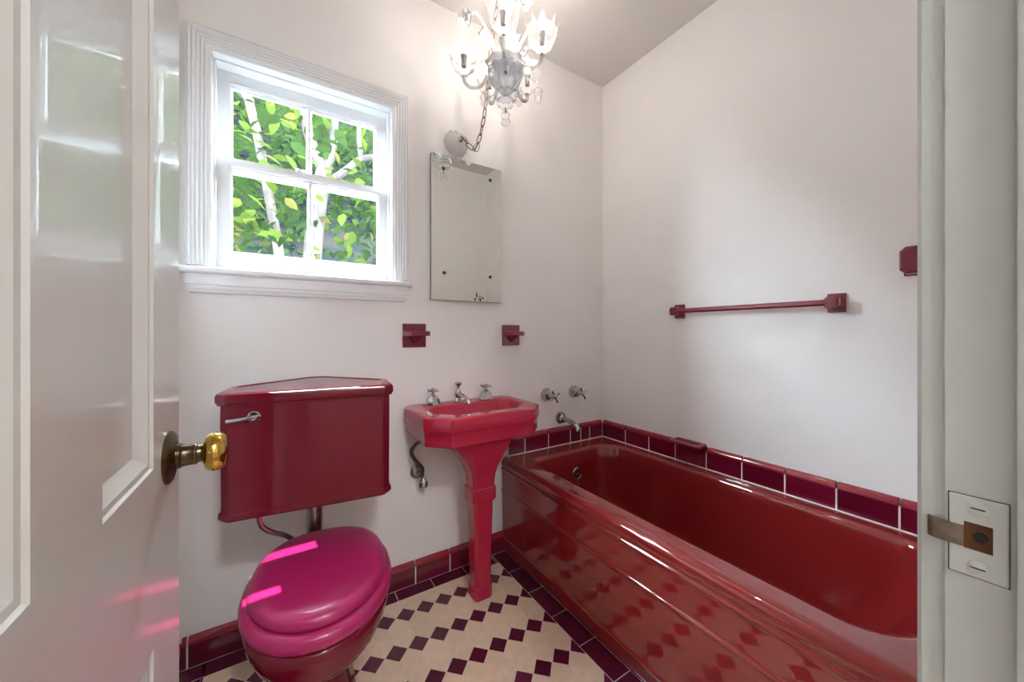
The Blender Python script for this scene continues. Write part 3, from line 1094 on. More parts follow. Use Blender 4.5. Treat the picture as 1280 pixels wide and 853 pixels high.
# flush pipe
bm = B()
fp = smooth_path([(TX, 0.262, 0.622), (TX, 0.262, 0.50), (TX, 0.258, 0.40), (TX + 0.012, 0.235, 0.345), (TX + 0.03, 0.19, 0.33)], 6)
tube(bm, fp, 0.026, 20)
pf = obj('flush_pipe', bm, PIPE, toi, True)
bm = B()
lathe(bm, [(0.026, 0.585), (0.033, 0.588), (0.034, 0.600), (0.030, 0.603), (0.033, 0.606), (0.033, 0.619)], 20, Matrix.Translation((TX, 0.262, 0)))
obj('pipe_nut', bm, PIPE, pf, True)
# supply pipe
bm = B()
tube(bm, smooth_path([(TX - 0.155, 0.16, 0.620), (TX - 0.155, 0.161, 0.580), (TX - 0.148, 0.168, 0.545), (TX - 0.125, 0.180, 0.515), (TX - 0.085, 0.205, 0.480), (TX - 0.060, 0.250, 0.43), (TX - 0.050, 0.30, 0.38), (TX - 0.05, 0.39, 0.36), (TX - 0.05, 0.428, 0.36)], 5), 0.0078, 10)
obj('supply_pipe', bm, PIPE, toi, True)

# ---------------------------------------------------------------- sink
sk = empty('pedestal_sink', (0.760, 1.46, 0))
tag(sk, 'crimson octagonal pedestal sink between toilet and bathtub', 'sink')
SO = Vector((-0.760, -1.46, 0))
SX_0, SX_1, SYF, SYB = 0.482, 1.046, 1.318, 1.697
SZ = 0.836


def sink_plan(e, z, cf=0.085, cb=0.030):
    x0, x1, yf, yb_ = SX_0 + e, SX_1 - e, SYF + e, SYB - max(e, 0) * 0
    c = cf - 0.4 * e
    return [(x0 + c, yf, z), (x1 - c, yf, z), (x1, yf + c, z), (x1, yb_ - cb, z), (x1 - cb, yb_, z), (x0 + cb, yb_, z), (x0, yb_ - cb, z), (x0, yf + c, z)]


def basin_plan(e, z):
    x0, x1, yf, yb_ = 0.545 + e, 0.985 - e, 1.385 + e, 1.600 - e
    c = 0.075 - 0.4 * min(e, 0.06)
    d = 0.055 - 0.4 * min(e, 0.06)
    return [(x0 + c, yf, z), (x1 - c, yf, z), (x1, yf + c, z), (x1, yb_ - d, z), (x1 - d, yb_, z), (x0 + d, yb_, z), (x0, yb_ - d, z), (x0, yf + c, z)]


bm = B()
loft(bm, [sink_plan(0.10, 0.700), sink_plan(0.03, 0.714), sink_plan(0.010, 0.719), sink_plan(0.007, 0.724), sink_plan(0.005, 0.776), sink_plan(0.004, 0.7795), sink_plan(0.000, 0.782),
          sink_plan(-0.001, 0.786), sink_plan(0.0, SZ - 0.008), sink_plan(0.002, SZ - 0.003), sink_plan(0.007, SZ), sink_plan(0.02, SZ),
          basin_plan(-0.006, SZ), basin_plan(0.0, SZ - 0.002), basin_plan(0.004, SZ - 0.010), basin_plan(0.014, SZ - 0.05), basin_plan(0.035, SZ - 0.085), basin_plan(0.07, SZ - 0.100)], True, True)
es = [e for e in bm.edges if abs(e.verts[0].co.z - e.verts[1].co.z) > 0.02]
bmesh.ops.bevel(bm, geom=es, offset=0.005, segments=2, affect='EDGES')
shift(bm, SO)
obj('basin', bm, PORC_SINK, sk, True, 28)


def oct_ring(cx, cy, hx, hy, c, z):
    return [(cx - hx + c, cy - hy, z), (cx + hx - c, cy - hy, z), (cx + hx, cy - hy + c, z), (cx + hx, cy + hy - c, z), (cx + hx - c, cy + hy, z), (cx - hx + c, cy + hy, z), (cx - hx, cy + hy - c, z), (cx - hx, cy - hy + c, z)]


PXC, PYC = 0.762, 1.462
bm = B()
prof = [(0.042, 0.040, 0.011, 0.0), (0.044, 0.042, 0.012, 0.004), (0.044, 0.042, 0.012, 0.048), (0.043, 0.041, 0.011, 0.054), (0.0395, 0.0375, 0.010, 0.058), (0.039, 0.037, 0.010, 0.064), (0.047, 0.044, 0.012, 0.424),
        (0.048, 0.045, 0.012, 0.430), (0.056, 0.053, 0.014, 0.433), (0.058, 0.055, 0.014, 0.438), (0.058, 0.055, 0.014, 0.486), (0.0565, 0.0535, 0.014, 0.491), (0.053, 0.050, 0.014, 0.495), (0.0535, 0.0505, 0.014, 0.515), (0.057, 0.054, 0.015, 0.545), (0.065, 0.062, 0.018, 0.575), (0.075, 0.071, 0.022, 0.596),
        (0.080, 0.074, 0.024, 0.601), (0.082, 0.076, 0.024, 0.608), (0.105, 0.090, 0.030, 0.640), (0.128, 0.104, 0.036, 0.672), (0.150, 0.116, 0.045, 0.705)]
loft(bm, [oct_ring(PXC, PYC + 0.25 * max(0, hx - 0.07), hx, hy, c, z) for hx, hy, c, z in prof])
shift(bm, SO)
obj('pedestal', bm, PORC_SINK, sk, True, 24)


def sink_tap(x, y):
    bm = B()
    Mo = Matrix.Translation(Vector((x, y, SZ)) + SO) @ Matrix.Scale(1.18, 4)
    lathe(bm, [(0.030, 0.0), (0.031, 0.004), (0.029, 0.010), (0.023, 0.026), (0.015, 0.036), (0.009, 0.040)], 8, Mo, phase=PI / 8)
    t = obj('tap_base', bm, CHROME, sk)
    bm = B(); lathe(bm, [(0.008, 0.038), (0.007, 0.050), (0.0095, 0.053), (0.0095, 0.062), (0.006, 0.066), (0.0, 0.068)], 12, Mo)
    obj('tap_stem', bm, CHROME, t, True)
    for k in range(4):
        a = k * PI / 2 + 0.55
        d = Vector((math.cos(a), math.sin(a), 0))
        c = Vector((x, y, SZ + 0.068)) + SO
        bm = B(); tube(bm, [c + d * 0.005, c + d * 0.014, c + d * 0.026, c + d * 0.031], [0.0042, 0.0036, 0.0050, 0.0042], 8)
        obj('tap_arm', bm, CHROME, t, True)


sink_tap(0.608, 1.640)
sink_tap(0.886, 1.640)
FC = Vector((0.742, 1.655, SZ)) + SO
bm = B()
lathe(bm, [(0.021, 0.0), (0.022, 0.004), (0.018, 0.010), (0.014, 0.020), (0.017, 0.032), (0.018, 0.040), (0.012, 0.050), (0.008, 0.058), (0.007, 0.074), (0.009, 0.078), (0.017, 0.083), (0.018, 0.090), (0.012, 0.095), (0.0, 0.097)], 16, Matrix.Translation(FC))
fb = obj('faucet_body', bm, CHROME, sk, True)
bm = B()
tube(bm, smooth_path([FC + Vector((0, -0.010, 0.036)), FC + Vector((0, -0.05, 0.036)), FC + Vector((0, -0.095, 0.030)), FC + Vector((0, -0.112, 0.022)), FC + Vector((0, -0.116, 0.008))], 4), [0.010] * 5 + [0.0085] * 4 + [0.009] * 4 + [0.0115] * 4, 10)
obj('faucet_spout', bm, CHROME, fb, True)

# water supply fittings under the sink
vA = empty('supply_valve', (0.552, YB, 0.520))
tag(vA, 'tarnished angle valve with curved riser pipe under the sink, beside the toilet', 'valve')
bm = B(); lathe(bm, [(0.033, 0.0), (0.034, 0.003), (0.026, 0.010), (0.014, 0.014)], 20, axis_to((0, -1, 0)))
obj('wall_flange', bm, PIPE, vA, True)
bm = B(); tube(bm, [(0, -0.01, 0), (0, -0.03, 0), (0.004, -0.055, -0.004)], [0.011, 0.011, 0.013], 12)
obj('valve_body', bm, PIPE, vA, True)
bm = B()
tube(bm, smooth_path([(0.004, -0.05, -0.002), (0.004, -0.055, 0.03), (-0.030, -0.060, 0.075), (-0.048, -0.065, 0.115), (-0.030, -0.075, 0.150), (0.02, -0.085, 0.178), (0.065, -0.09, 0.198)], 6), 0.0085, 12)
obj('riser_pipe', bm, DARKPIPE, vA, True)
bm = B()
lathe(bm, [(0.006, -0.012), (0.011, -0.016), (0.019, -0.030), (0.021, -0.045), (0.016, -0.056), (0.0, -0.058)], 12, Matrix.Translation((0.010, -0.058, -0.004)) @ Matrix.Scale(0.5, 4, Vector((0.3, 1, 0)).normalized()))
obj('valve_handle', bm, CHROME, vA, True)
vB = empty('supply_valve', (0.770, YB, 0.585))
tag(vB, 'dark angle valve half hidden behind the sink pedestal', 'valve')
bm = B(); lathe(bm, [(0.028, 0.0), (0.029, 0.003), (0.012, 0.012)], 20, axis_to((0, -1, 0)))
obj('wall_flange', bm, DARKPIPE, vB, True)
bm = B()
tube(bm, [(0, -0.01, 0), (0, -0.06, 0)], 0.010, 10)
tube(bm, [(-0.02, -0.055, 0), (0.02, -0.055, 0)], 0.0055, 8)
obj('valve_body', bm, DARKPIPE, vB, True)
bm = B()
tube(bm, smooth_path([(0, -0.055, 0.0), (-0.003, -0.06, 0.05), (-0.006, -0.07, 0.10), (-0.006, -0.08, 0.125)], 4), 0.0085, 10)
obj('riser_pipe', bm, DARKPIPE, vB, True)
bm = B()
tube(bm, smooth_path([(0, -0.05, -0.005), (0.008, -0.055, -0.03), (0.02, -0.06, -0.06), (0.03, -0.06, -0.11)], 4), 0.0065, 8)
obj('drain_pipe', bm, DARKPIPE, vB, True)


# ---------------------------------------------------------------- ceramic holders
def holder(x, z, label):
    t = empty('cup_holder', (x, YB, z))
    tag(t, label, 'holder')
    bm = B(); box(bm, -0.055, 0.055, -0.010, 0.0, -0.0555, 0.0555, 0.003, 2)
    obj('back_plate', bm, TRIM_M, t)
    bm = B()
    pl2 = [(-0.052, -0.008), (-0.062, -0.030), (-0.058, -0.058), (-0.036, -0.078), (0.036, -0.078), (0.058, -0.058), (0.062, -0.030), (0.052, -0.008)]
    loft(bm, [[(px * 0.97, py * 0.97, -0.002) for px, py in pl2], [(px, py, 0.0) for px, py in pl2], [(px, py, 0.018) for px, py in pl2], [(px * 0.97, py * 0.97, 0.021) for px, py in pl2],
              [(px * 0.80, -0.04 + (py + 0.04) * 0.78, 0.020) for px, py in pl2], [(px * 0.78, -0.04 + (py + 0.04) * 0.75, 0.012) for px, py in pl2]])
    obj('shelf', bm, TRIM_M, t)
    bm = B()
    loft(bm, [[(-0.034, -0.008, 0.0), (0.034, -0.008, 0.0), (0.026, -0.05, 0.0), (-0.026, -0.05, 0.0)], [(-0.022, -0.008, -0.024), (0.022, -0.008, -0.024), (0.014, -0.036, -0.018), (-0.014, -0.036, -0.018)], [(-0.007, -0.008, -0.040), (0.007, -0.008, -0.040), (0.005, -0.018, -0.036), (-0.005, -0.018, -0.036)]])
    obj('bracket', bm, TRIM_M, t)


holder(0.537, 1.160, 'maroon ceramic cup holder on the wall below the window end')
holder(1.072, 1.160, 'maroon ceramic cup holder on the wall below the mirror edge, toward the tub')

# ---------------------------------------------------------------- mirror
mr_ = empty('wall_mirror', (0.8075, YB, 1.331))
tag(mr_, 'frameless rectangular mirror fixed with dark screws over the sink', 'mirror')
bm = B(); box(bm, -0.1925, 0.1925, -0.017, -0.001, 0.001, 0.706)
obj('backing', bm, mat('mirror_backing', (0.16, 0.17, 0.16), 0.6), mr_)
bm = B()
rec_ = lambda e, y: [(-0.194 + e, y, 0.0 + e), (0.194 - e, y, 0.0 + e), (0.194 - e, y, 0.707 - e), (-0.194 + e, y, 0.707 - e)]
loft(bm, [rec_(0, -0.0175), rec_(0, -0.0215), rec_(0.0015, -0.0225)])
obj('mirror_glass', bm, MIRROR, mr_)
for sx, sz in ((-0.133, 0.640), (0.126, 0.640), (-0.129, 0.134), (0.126, 0.134)):
    bm = B(); lathe(bm, [(0.0085, 0.0), (0.0085, 0.002), (0.006, 0.005), (0.0, 0.006)], 14, Matrix.Translation((sx, -0.0225, sz)) @ axis_to((0, -1, 0)))
    obj('screw', bm, SCREWM, mr_, True)


# ---------------------------------------------------------------- towel bar and robe hook
tbar = empty('towel_bar', (XR, 0.83, 1.285))
tag(tbar, 'maroon ceramic towel bar with square brackets over the bathtub', 'towel bar')
for y in (0.320, -0.322):
    bm = B(); box(bm, -0.010, 0.0, y - 0.028, y + 0.028, -0.036, 0.036, 0.003, 2)
    br = obj('bracket', bm, TRIM_M, tbar)
    bm = B()
    oc = lambda s, x: [(x, y + a * s, b * s) for a, b in ((-0.022, -0.014), (-0.014, -0.022), (0.014, -0.022), (0.022, -0.014), (0.022, 0.014), (0.014, 0.022), (-0.014, 0.022), (-0.022, 0.014))]
    loft(bm, [oc(1.12, -0.008), oc(0.9, -0.018), oc(0.9, -0.040), oc(1.0, -0.044), oc(1.0, -0.062), oc(0.75, -0.070)])
    obj('bracket_post', bm, TRIM_M, br)
bm = B()
lathe(bm, [(0.0125, -0.315), (0.0125, 0.315)], 8, Matrix.Translation((-0.052, 0, 0)) @ axis_to((0, 1, 0)), phase=PI / 8)
obj('rail', bm, TRIM_M, tbar)

hk = empty('robe_hook', (XR, 0.296, 1.408))
tag(hk, 'maroon chamfered ceramic fitting on the wall next to the door jamb', 'hook')
bm = B(); box(bm, -0.010, 0.0, -0.036, 0.036, -0.046, 0.046, 0.003, 2)
obj('back_plate', bm, TRIM_M, hk)
bm = B()
oc = lambda s, x: [(x, a * s, b * s) for a, b in ((-0.036, -0.030), (-0.022, -0.044), (0.022, -0.044), (0.036, -0.030), (0.036, 0.030), (0.022, 0.044), (-0.022, 0.044), (-0.036, 0.030))]
loft(bm, [oc(0.9, -0.008), oc(0.8, -0.020), oc(0.85, -0.034), oc(1.0, -0.040), oc(1.0, -0.062), oc(0.85, -0.070)])
obj('knob', bm, TRIM_M, hk)

# ---------------------------------------------------------------- chandelier
CH = Vector((0.815, 1.33, 2.05))
ch = empty('chandelier', CH)
tag(ch, 'small clear and opal glass chandelier with candle bulbs hanging from the ceiling', 'chandelier')
# frame of directions as seen from the doorway: t towards the camera, r to its right
T_ = Vector((-CH.x, -CH.y, 0)).normalized()
R_ = Vector((-T_.y, T_.x, 0))


def dirv(deg):
    a = math.radians(deg)
    return T_ * math.cos(a) + R_ * math.sin(a)


bm = B()
lathe(bm, [(0.004, 0.0), (0.014, 0.006), (0.020, 0.018), (0.015, 0.030), (0.009, 0.034), (0.017, 0.040), (0.021, 0.048), (0.015, 0.058), (0.004, 0.061)], 16, None, 8, 0.06)
obj('bottom_finial', bm, GLASS_OPAL, ch, True, 60)
bm = B(); tube(bm, [(0, 0, 0.058), (0, 0, 0.082)], 0.003, 6)
obj('finial_rod', bm, DARKPIPE, ch)
bm = B()
lathe(bm, [(0.006, 0.080), (0.026, 0.086), (0.036, 0.100), (0.036, 0.108), (0.026, 0.118), (0.020, 0.122)], 24, None, 8, 0.10)
obj('lower_ball', bm, GLASS_OPAL, ch, True, 60)
bm = B()
lathe(bm, [(0.020, 0.120), (0.045, 0.126), (0.050, 0.136), (0.040, 0.146), (0.026, 0.150)], 32, None, 10, 0.12)
obj('ribbed_collar', bm, GLASS_OPAL, ch, True, 60)
bm = B()
lathe(bm, [(0.026, 0.148), (0.034, 0.158), (0.050, 0.176), (0.064, 0.198), (0.072, 0.222), (0.071, 0.240), (0.060, 0.252), (0.030, 0.258)], 64, None, 11, 0.085)
obj('glass_bowl', bm, GLASS_GREY, ch, True, 60)
bm = B(); lathe(bm, [(0.003, 0.0), (0.006, -0.003), (0.005, -0.008), (0, -0.009)], 8, Matrix.Translation(T_ * 0.060 + Vector((0, 0, 0.186))) @ axis_to(-T_))
obj('bowl_screw', bm, SCREWM, ch)
bm = B()
lathe(bm, [(0.052, 0.252), (0.070, 0.256), (0.084, 0.264), (0.080, 0.270), (0.06, 0.268), (0.02, 0.268)], 36, None, 9, 0.06)
obj('top_dish', bm, GLASS_CLEAR, ch, True, 60)
bm = B()
lathe(bm, [(0.018, 0.262), (0.014, 0.30), (0.024, 0.34), (0.030, 0.37), (0.018, 0.40), (0.012, 0.44), (0.022, 0.47), (0.028, 0.49), (0.014, 0.52), (0.010, 0.56), (0.006, 0.575)], 20, None, 8, 0.05)
obj('centre_stem', bm, GLASS_CLEAR, ch, True, 60)


def cup_mesh():
    bm = B()
    seg = 36
    prof = [(0.006, -0.006), (0.013, -0.002), (0.013, 0.004), (0.020, 0.009), (0.034, 0.022), (0.043, 0.042), (0.047, 0.062), (0.048, 0.070)]
    rings = []
    for r, z in prof:
        rings.append([(r * (1 + 0.05 * math.cos(9 * a)) * math.cos(a), r * (1 + 0.05 * math.cos(9 * a)) * math.sin(a), z) for a in (2 * PI * k / seg for k in range(seg))])
    # pointed petals
    for hgt, rr in ((0.080, 0.052), (0.094, 0.058)):
        ring = []
        for k in range(seg):
            a = 2 * PI * k / seg
            p = max(0.0, math.cos(9 * a))
            z = 0.070 + (hgt - 0.070) * p
            r = 0.048 + (rr - 0.048) * p
            ring.append((r * math.cos(a), r * math.sin(a), z))
        rings.append(ring)
    loft(bm, rings, True, False)
    for f in bm.faces:
        f.smooth = True
    me = bpy.data.meshes.new('glass_cup')
    bm.to_mesh(me); bm.free()
    me.materials.append(GLASS_OPAL)
    return me


def bulb_mesh():
    bm = B()
    lathe(bm, [(0.0085, 0.0), (0.010, 0.008), (0.0150, 0.026), (0.0155, 0.038), (0.012, 0.056), (0.006, 0.074), (0.0022, 0.086), (0.0, 0.090)], 16)
    for f in bm.faces:
        f.smooth = True
    me = bpy.data.meshes.new('candle_bulb')
    bm.to_mesh(me); bm.free()
    me.materials.append(BULB)
    return me


def socket_mesh():
    bm = B()
    lathe(bm, [(0.010, 0.0), (0.011, 0.028), (0.013, 0.032), (0.013, 0.040), (0.0, 0.040)], 14)
    me = bpy.data.meshes.new('lamp_socket')
    bm.to_mesh(me); bm.free()
    me.materials.append(DARKPIPE)
    return me


CUP, BULBM, SOCK = cup_mesh(), bulb_mesh(), socket_mesh()
#          angle, reach, cup height above the bottom tip
ARMS = [(-3, 0.165, 0.262), (60, 0.170, 0.252), (-84, 0.176, 0.205), (-150, 0.150, 0.215), (140, 0.155, 0.222)]
for deg, reach, zc in ARMS:
    d = dirv(deg)
    z0 = 0.258
    low = zc - 0.050
    pts = [d * 0.030 + Vector((0, 0, z0)), d * 0.060 + Vector((0, 0, z0 - 0.004)), d * (reach * 0.55) + Vector((0, 0, low + 0.018)), d * (reach * 0.80) + Vector((0, 0, low)), d * (reach * 0.97) + Vector((0, 0, low + 0.018)), d * reach + Vector((0, 0, zc - 0.004))]
    bm = B(); tube(bm, smooth_path(pts, 6), 0.0075, 10)
    arm = obj('arm', bm, GLASS_CLEAR, ch, True)
    bm = B(); tube(bm, smooth_path(pts, 6), 0.0013, 6)
    obj('wire', bm, mat('copper_wire', (0.5, 0.3, 0.2), 0.4, 0.6), arm)
    cu = obj('glass_cup', CUP, None, arm); cu.location = d * reach + Vector((0, 0, zc)); cu.scale = (1.22, 1.22, 1.22)
    so = obj('lamp_socket', SOCK, None, arm); so.location = d * reach + Vector((0, 0, zc + 0.035)); so.scale = (1, 1, 1.2)
    bu = obj('candle_bulb', BULBM, None, arm); bu.location = d * reach + Vector((0, 0, zc + 0.083))
    ld = bpy.data.lights.new('bulb_light', 'POINT')
    ld.energy = BULB_W * {-84: 0.20, -150: 0.08, 140: 0.50, -3: 1.1}.get(deg, 2.1)
    ld.color = (1.0, 0.90, 0.81)
    ld.shadow_soft_size = 0.02
    lo = bpy.data.objects.new('bulb_light', ld)
    COL.objects.link(lo)
    lo.parent = arm
    lo.location = d * reach + Vector((0, 0, zc + 0.20))


def flower_mesh(r=0.032, n=6):
    bm = B()
    for lay, (rr, tilt) in enumerate(((r, 0.35), (r * 0.8, 0.9))):
        for k in range(n):
            a = 2 * PI * (k + 0.5 * lay) / n
            M = Matrix.Rotation(a, 4, 'Z') @ Matrix.Rotation(-tilt, 4, 'Y')
            c = []
            for t in range(5):
                u = t / 4
                wdt = rr * 0.42 * math.sin(PI * (0.12 + 0.80 * u))
                c.append([(rr * u, -wdt, 0.006 * u), (rr * u, 0, -0.002 + 0.012 * u * u), (rr * u, wdt, 0.006 * u)])
            rows = [[M @ Vector(p) for p in row] for row in c]
            top = rows
            bot = [[p - Vector((0, 0, 0.003)) for p in row] for row in rows]
            loft(bm, [t_ + b_[::-1] for t_, b_ in zip(top, bot)])
    lathe(bm, [(0.010, -0.006), (0.011, 0.004), (0.006, 0.012), (0.0, 0.014)], 10)
    for f in bm.faces:
        f.smooth = True
    bmesh.ops.recalc_face_normals(bm, faces=bm.faces[:])
    me = bpy.data.meshes.new('glass_flower')
    bm.to_mesh(me); bm.free()
    me.materials.append(GLASS_OPAL)
    return me


FLW = flower_mesh(0.040)
# arching stems with a flower at the end
for deg, reach, zt, sag in ((-75, 0.170, 0.455, 0.03), (95, 0.16, 0.46, 0.03), (170, 0.17, 0.44, 0.03), (32, 0.13, 0.455, 0.02)):
    d = dirv(deg)
    pts = [d * 0.025 + Vector((0, 0, 0.262)), d * 0.050 + Vector((0, 0, 0.33)), d * 0.085 + Vector((0, 0, 0.40)), d * (reach * 0.75) + Vector((0, 0, zt)), d * reach + Vector((0, 0, zt - sag))]
    bm = B(); tube(bm, smooth_path(pts, 6), [0.008 - 0.004 * k / 24 for k in range(25)], 8)
    st = obj('flower_stem', bm, GLASS_CLEAR, ch, True)
    f = obj('glass_flower', FLW, None, st)
    f.location = pts[-1]
    f.rotation_mode = 'QUATERNION'
    f.rotation_quaternion = (d * 0.4 + T_ * 0.7 + Vector((0, 0, -0.6))).to_track_quat('Z', 'Y')
# curling glass leaves and short stems round the dish


def leaf_orn(d, L, z0, up):
    side = Vector((-d.y, d.x, 0))
    rows = []
    n = 9
    for k in range(n):
        u = k / (n - 1)
        c = d * (0.04 + L * math.sin(u * 1.7) * 0.75) + Vector((0, 0, z0 + up * math.sin(u * PI * 0.72) - 0.02 * u))
        wv = 0.026 * math.sin(PI * (0.08 + 0.9 * u)) * (1 + 0.16 * math.sin(u * 34))
        rows.append([c - side * wv + Vector((0, 0, 0.006)), c, c + side * wv + Vector((0, 0, 0.006)), c + side * wv + Vector((0, 0, 0.003)), c - Vector((0, 0, 0.004)), c - side * wv + Vector((0, 0, 0.003))])
    bm = B()
    loft(bm, rows)
    return obj('glass_leaf', bm, GLASS_OPAL, ch, True, 80)


for deg, L, up in ((-112, 0.14, 0.07), (-50, 0.13, 0.09), (115, 0.15, 0.06), (20, 0.11, 0.06), (178, 0.14, 0.08), (88, 0.12, 0.10)):
    leaf_orn(dirv(deg), L, 0.262, up)
# drops hanging at the back
for deg, rr in ((118, 0.165), (-140, 0.15), (150, 0.12)):
    d = dirv(deg)
    bm = B()
    lathe(bm, [(0.002, 0.09), (0.012, 0.085), (0.020, 0.07), (0.016, 0.055), (0.008, 0.05), (0.014, 0.044), (0.015, 0.034), (0.008, 0.024), (0.0, 0.020)], 14, Matrix.Translation(d * rr + Vector((0, 0, 0.13))), 7, 0.08)
    tube(bm, [d * rr + Vector((0, 0, 0.218)), d * (rr * 0.8) + Vector((0, 0, 0.235)), d * 0.05 + Vector((0, 0, 0.262))], 0.004, 6)
    obj('glass_drop', bm, GLASS_OPAL, ch, True, 60)


def link_mesh():
    bm = B()
    pts = []
    for k in range(16):
        a = 2 * PI * k / 16
        pts.append(Vector((0.0085 * math.cos(a), 0, 0.0180 * math.sin(a) + (0.005 if math.sin(a) > 0 else -0.005))))
    seg = 6
    rings = []
    for i in range(16):
        t = (pts[(i + 1) % 16] - pts[i - 1]).normalized()
        n1 = Vector((0, 1, 0))
        n2 = t.cross(n1)
        rings.append([pts[i] + 0.0024 * (math.cos(2 * PI * k / seg) * n1 + math.sin(2 * PI * k / seg) * n2) for k in range(seg)])
    R = [[bm.verts.new(p) for p in r] for r in rings]
    for i in range(16):
        a, b = R[i], R[(i + 1) % 16]
        for k in range(seg):
            bm.faces.new((a[k], a[(k + 1) % seg], b[(k + 1) % seg], b[k]))
    for f in bm.faces:
        f.smooth = True
    bmesh.ops.recalc_face_normals(bm, faces=bm.faces[:])
    me = bpy.data.meshes.new('chain_link')
    bm.to_mesh(me); bm.free()
    me.materials.append(CHAINM)
    return me


LINK = link_mesh()


def chain_along(path, parent, pitch=0.039):
    """Alternate links along a polyline."""
    pts = [Vector(p) for p in path]
    acc = 0
    k = 0
    for a, b in zip(pts, pts[1:]):
        L = (b - a).length
        while acc <= L:
            p = a + (b - a) * (acc / L)
            o = obj('chain_link', LINK, None, parent)
            o.location = p
            o.rotation_mode = 'QUATERNION'
            q = (b - a).to_track_quat('Z', 'Y')
            from mathutils import Quaternion
            o.rotation_quaternion = q @ Quaternion((0, 0, 1), PI / 2 * (k % 2) + 0.4)
            acc += pitch
            k += 1
        acc -= L


# hanging chain from the ceiling hook
chain_along([(0, 0, 0.585), (0, 0, 0.70)], ch)
bm = B()
lathe(bm, [(0.030, ZC), (0.030, ZC - 0.006), (0.010, ZC - 0.012), (0.005, ZC - 0.014)], 16, Matrix.Translation((CH.x, CH.y, 0)))
tube(bm, [Vector((CH.x, CH.y, ZC - 0.012)), Vector((CH.x, CH.y, ZC - 0.03)), Vector((CH.x + 0.01, CH.y, ZC - 0.04)), Vector((CH.x + 0.004, CH.y, ZC - 0.05)), Vector((CH.x - 0.008, CH.y, ZC - 0.044))], 0.003, 6)
tag(obj('ceiling_hook', bm, CHAINM, None, True), 'small bronze swag hook screwed into the ceiling above the chandelier', 'hook')

# swag chain from the wall canopy to the hook
cano = empty('wall_canopy', (0.748, YB, 2.118))
tag(cano, 'ribbed frosted glass canopy on the wall above the mirror', 'canopy')
bm = B()
lathe(bm, [(0.062, 0.001), (0.064, 0.006), (0.060, 0.012), (0.050, 0.026), (0.034, 0.042), (0.018, 0.052), (0.010, 0.054)], 48, axis_to((0.05, -1, 0)), 12, 0.06)
obj('glass_bell', bm, GLASS_ROSE, cano, True, 60)
bm = B()
lathe(bm, [(0.060, 0.0), (0.058, 0.003), (0.0, 0.003)], 24, axis_to((0, -1, 0)))
obj('wall_plate', bm, mat('canopy_plate', (0.6, 0.58, 0.56), 0.5), cano)
bm = B()
lathe(bm, [(0.013, 0.050), (0.014, 0.058), (0.010, 0.066), (0.004, 0.072), (0.0, 0.073)], 12, axis_to((0.05, -1, 0)))
obj('canopy_nut', bm, CHROME, cano, True)
bm = B()
tube(bm, smooth_path([(0.004, -0.066, 0.0), (0.016, -0.075, 0.006), (0.024, -0.078, -0.006), (0.034, -0.078, -0.014)], 5), 0.0022, 6)
obj('red_wire', bm, mat('red_wire', (0.45, 0.05, 0.02), 0.5), cano)
sw = empty('swag_chain', (0.80, 1.62, 2.09))
tag(sw, 'bronze chain swagging from the wall canopy up behind the chandelier', 'chain')
so_ = Vector((-0.80, -1.62, -2.09))
pth = smooth_path([(0.762, 1.628, 2.112), (0.790, 1.622, 2.085), (0.815, 1.617, 2.080), (0.826, 1.607, 2.110), (0.835, 1.590, 2.160), (0.838, 1.560, 2.24), (0.828, 1.51, 2.36), (0.818, 1.45, 2.51), (0.815, 1.38, 2.66), (CH.x, CH.y + 0.008, ZC - 0.05)], 10)
chain_along([p + so_ for p in pth], sw)
bm = B()
tube(bm, smooth_path([(0.820, 1.612, 2.105), (0.806, 1.612, 2.085), (0.800, 1.612, 2.068), (0.818, 1.606, 2.060), (0.832, 1.605, 2.085), (0.824, 1.604, 2.11)], 6), 0.0016, 6)
shift(bm, so_)
obj('loose_wire', bm, CHAINM, sw)

# ---------------------------------------------------------------- outside the window
# hillside
bm = B()
NX, NY = 60, 40
grid = []
for j in range(NY + 1):
    row = []
    for i in range(NX + 1):
        x = -8 + 20 * i / NX
        y = 2.4 + 12 * j / NY
        s = max(0.0, y - 3.4)
        z = 0.15 + 0.72 * s + 0.035 * s * s + 0.30 * mnoise.noise(Vector((x * 0.7, y * 0.7, 0)))
        row.append(bm.verts.new((x, y, z)))
    grid.append(row)
for j in range(NY):
    for i in range(NX):
        bm.faces.new((grid[j][i], grid[j][i + 1], grid[j + 1][i + 1], grid[j + 1][i]))
ground = struct(obj('ground', bm, SOIL, None, True), 'shaded hillside garden soil behind the window', 'ground')


def hill_z(x, y):
    s = max(0.0, y - 3.4)
    return 0.15 + 0.72 * s + 0.035 * s * s + 0.30 * mnoise.noise(Vector((x * 0.7, y * 0.7, 0)))


def leaf_verts(M, L, wd):
    out = []
    for u, v, z in ((0, 0, 0), (0.28, -0.42, 0.05), (0.28, 0, -0.02), (0.28, 0.42, 0.05), (0.62, -0.40, 0.02), (0.62, 0, -0.05), (0.62, 0.40, 0.02), (1.0, 0, -0.12)):
        out.append(M @ Vector((u * L, v * wd, z * L)))
    return out


LF = ((0, 1, 2), (0, 2, 3), (1, 4, 5, 2), (2, 5, 6, 3), (4, 7, 5), (5, 7, 6))


def rnd_rot(rng, droop=0.6):
    return Matrix.Rotation(rng.uniform(0, 2 * PI), 4, 'Z') @ Matrix.Rotation(rng.uniform(-0.2, 1.0) * droop, 4, 'Y') @ Matrix.Rotation(rng.uniform(-0.9, 0.9), 4, 'X')


def leaf_mesh(name, m, L=0.12):
    me = bpy.data.meshes.new(name)
    me.from_pydata([tuple(p) for p in leaf_verts(Matrix.Identity(4), L, L * 0.62)], [], LF)
    for p in me.polygons:
        p.use_smooth = True
    me.materials.append(m)
    return me


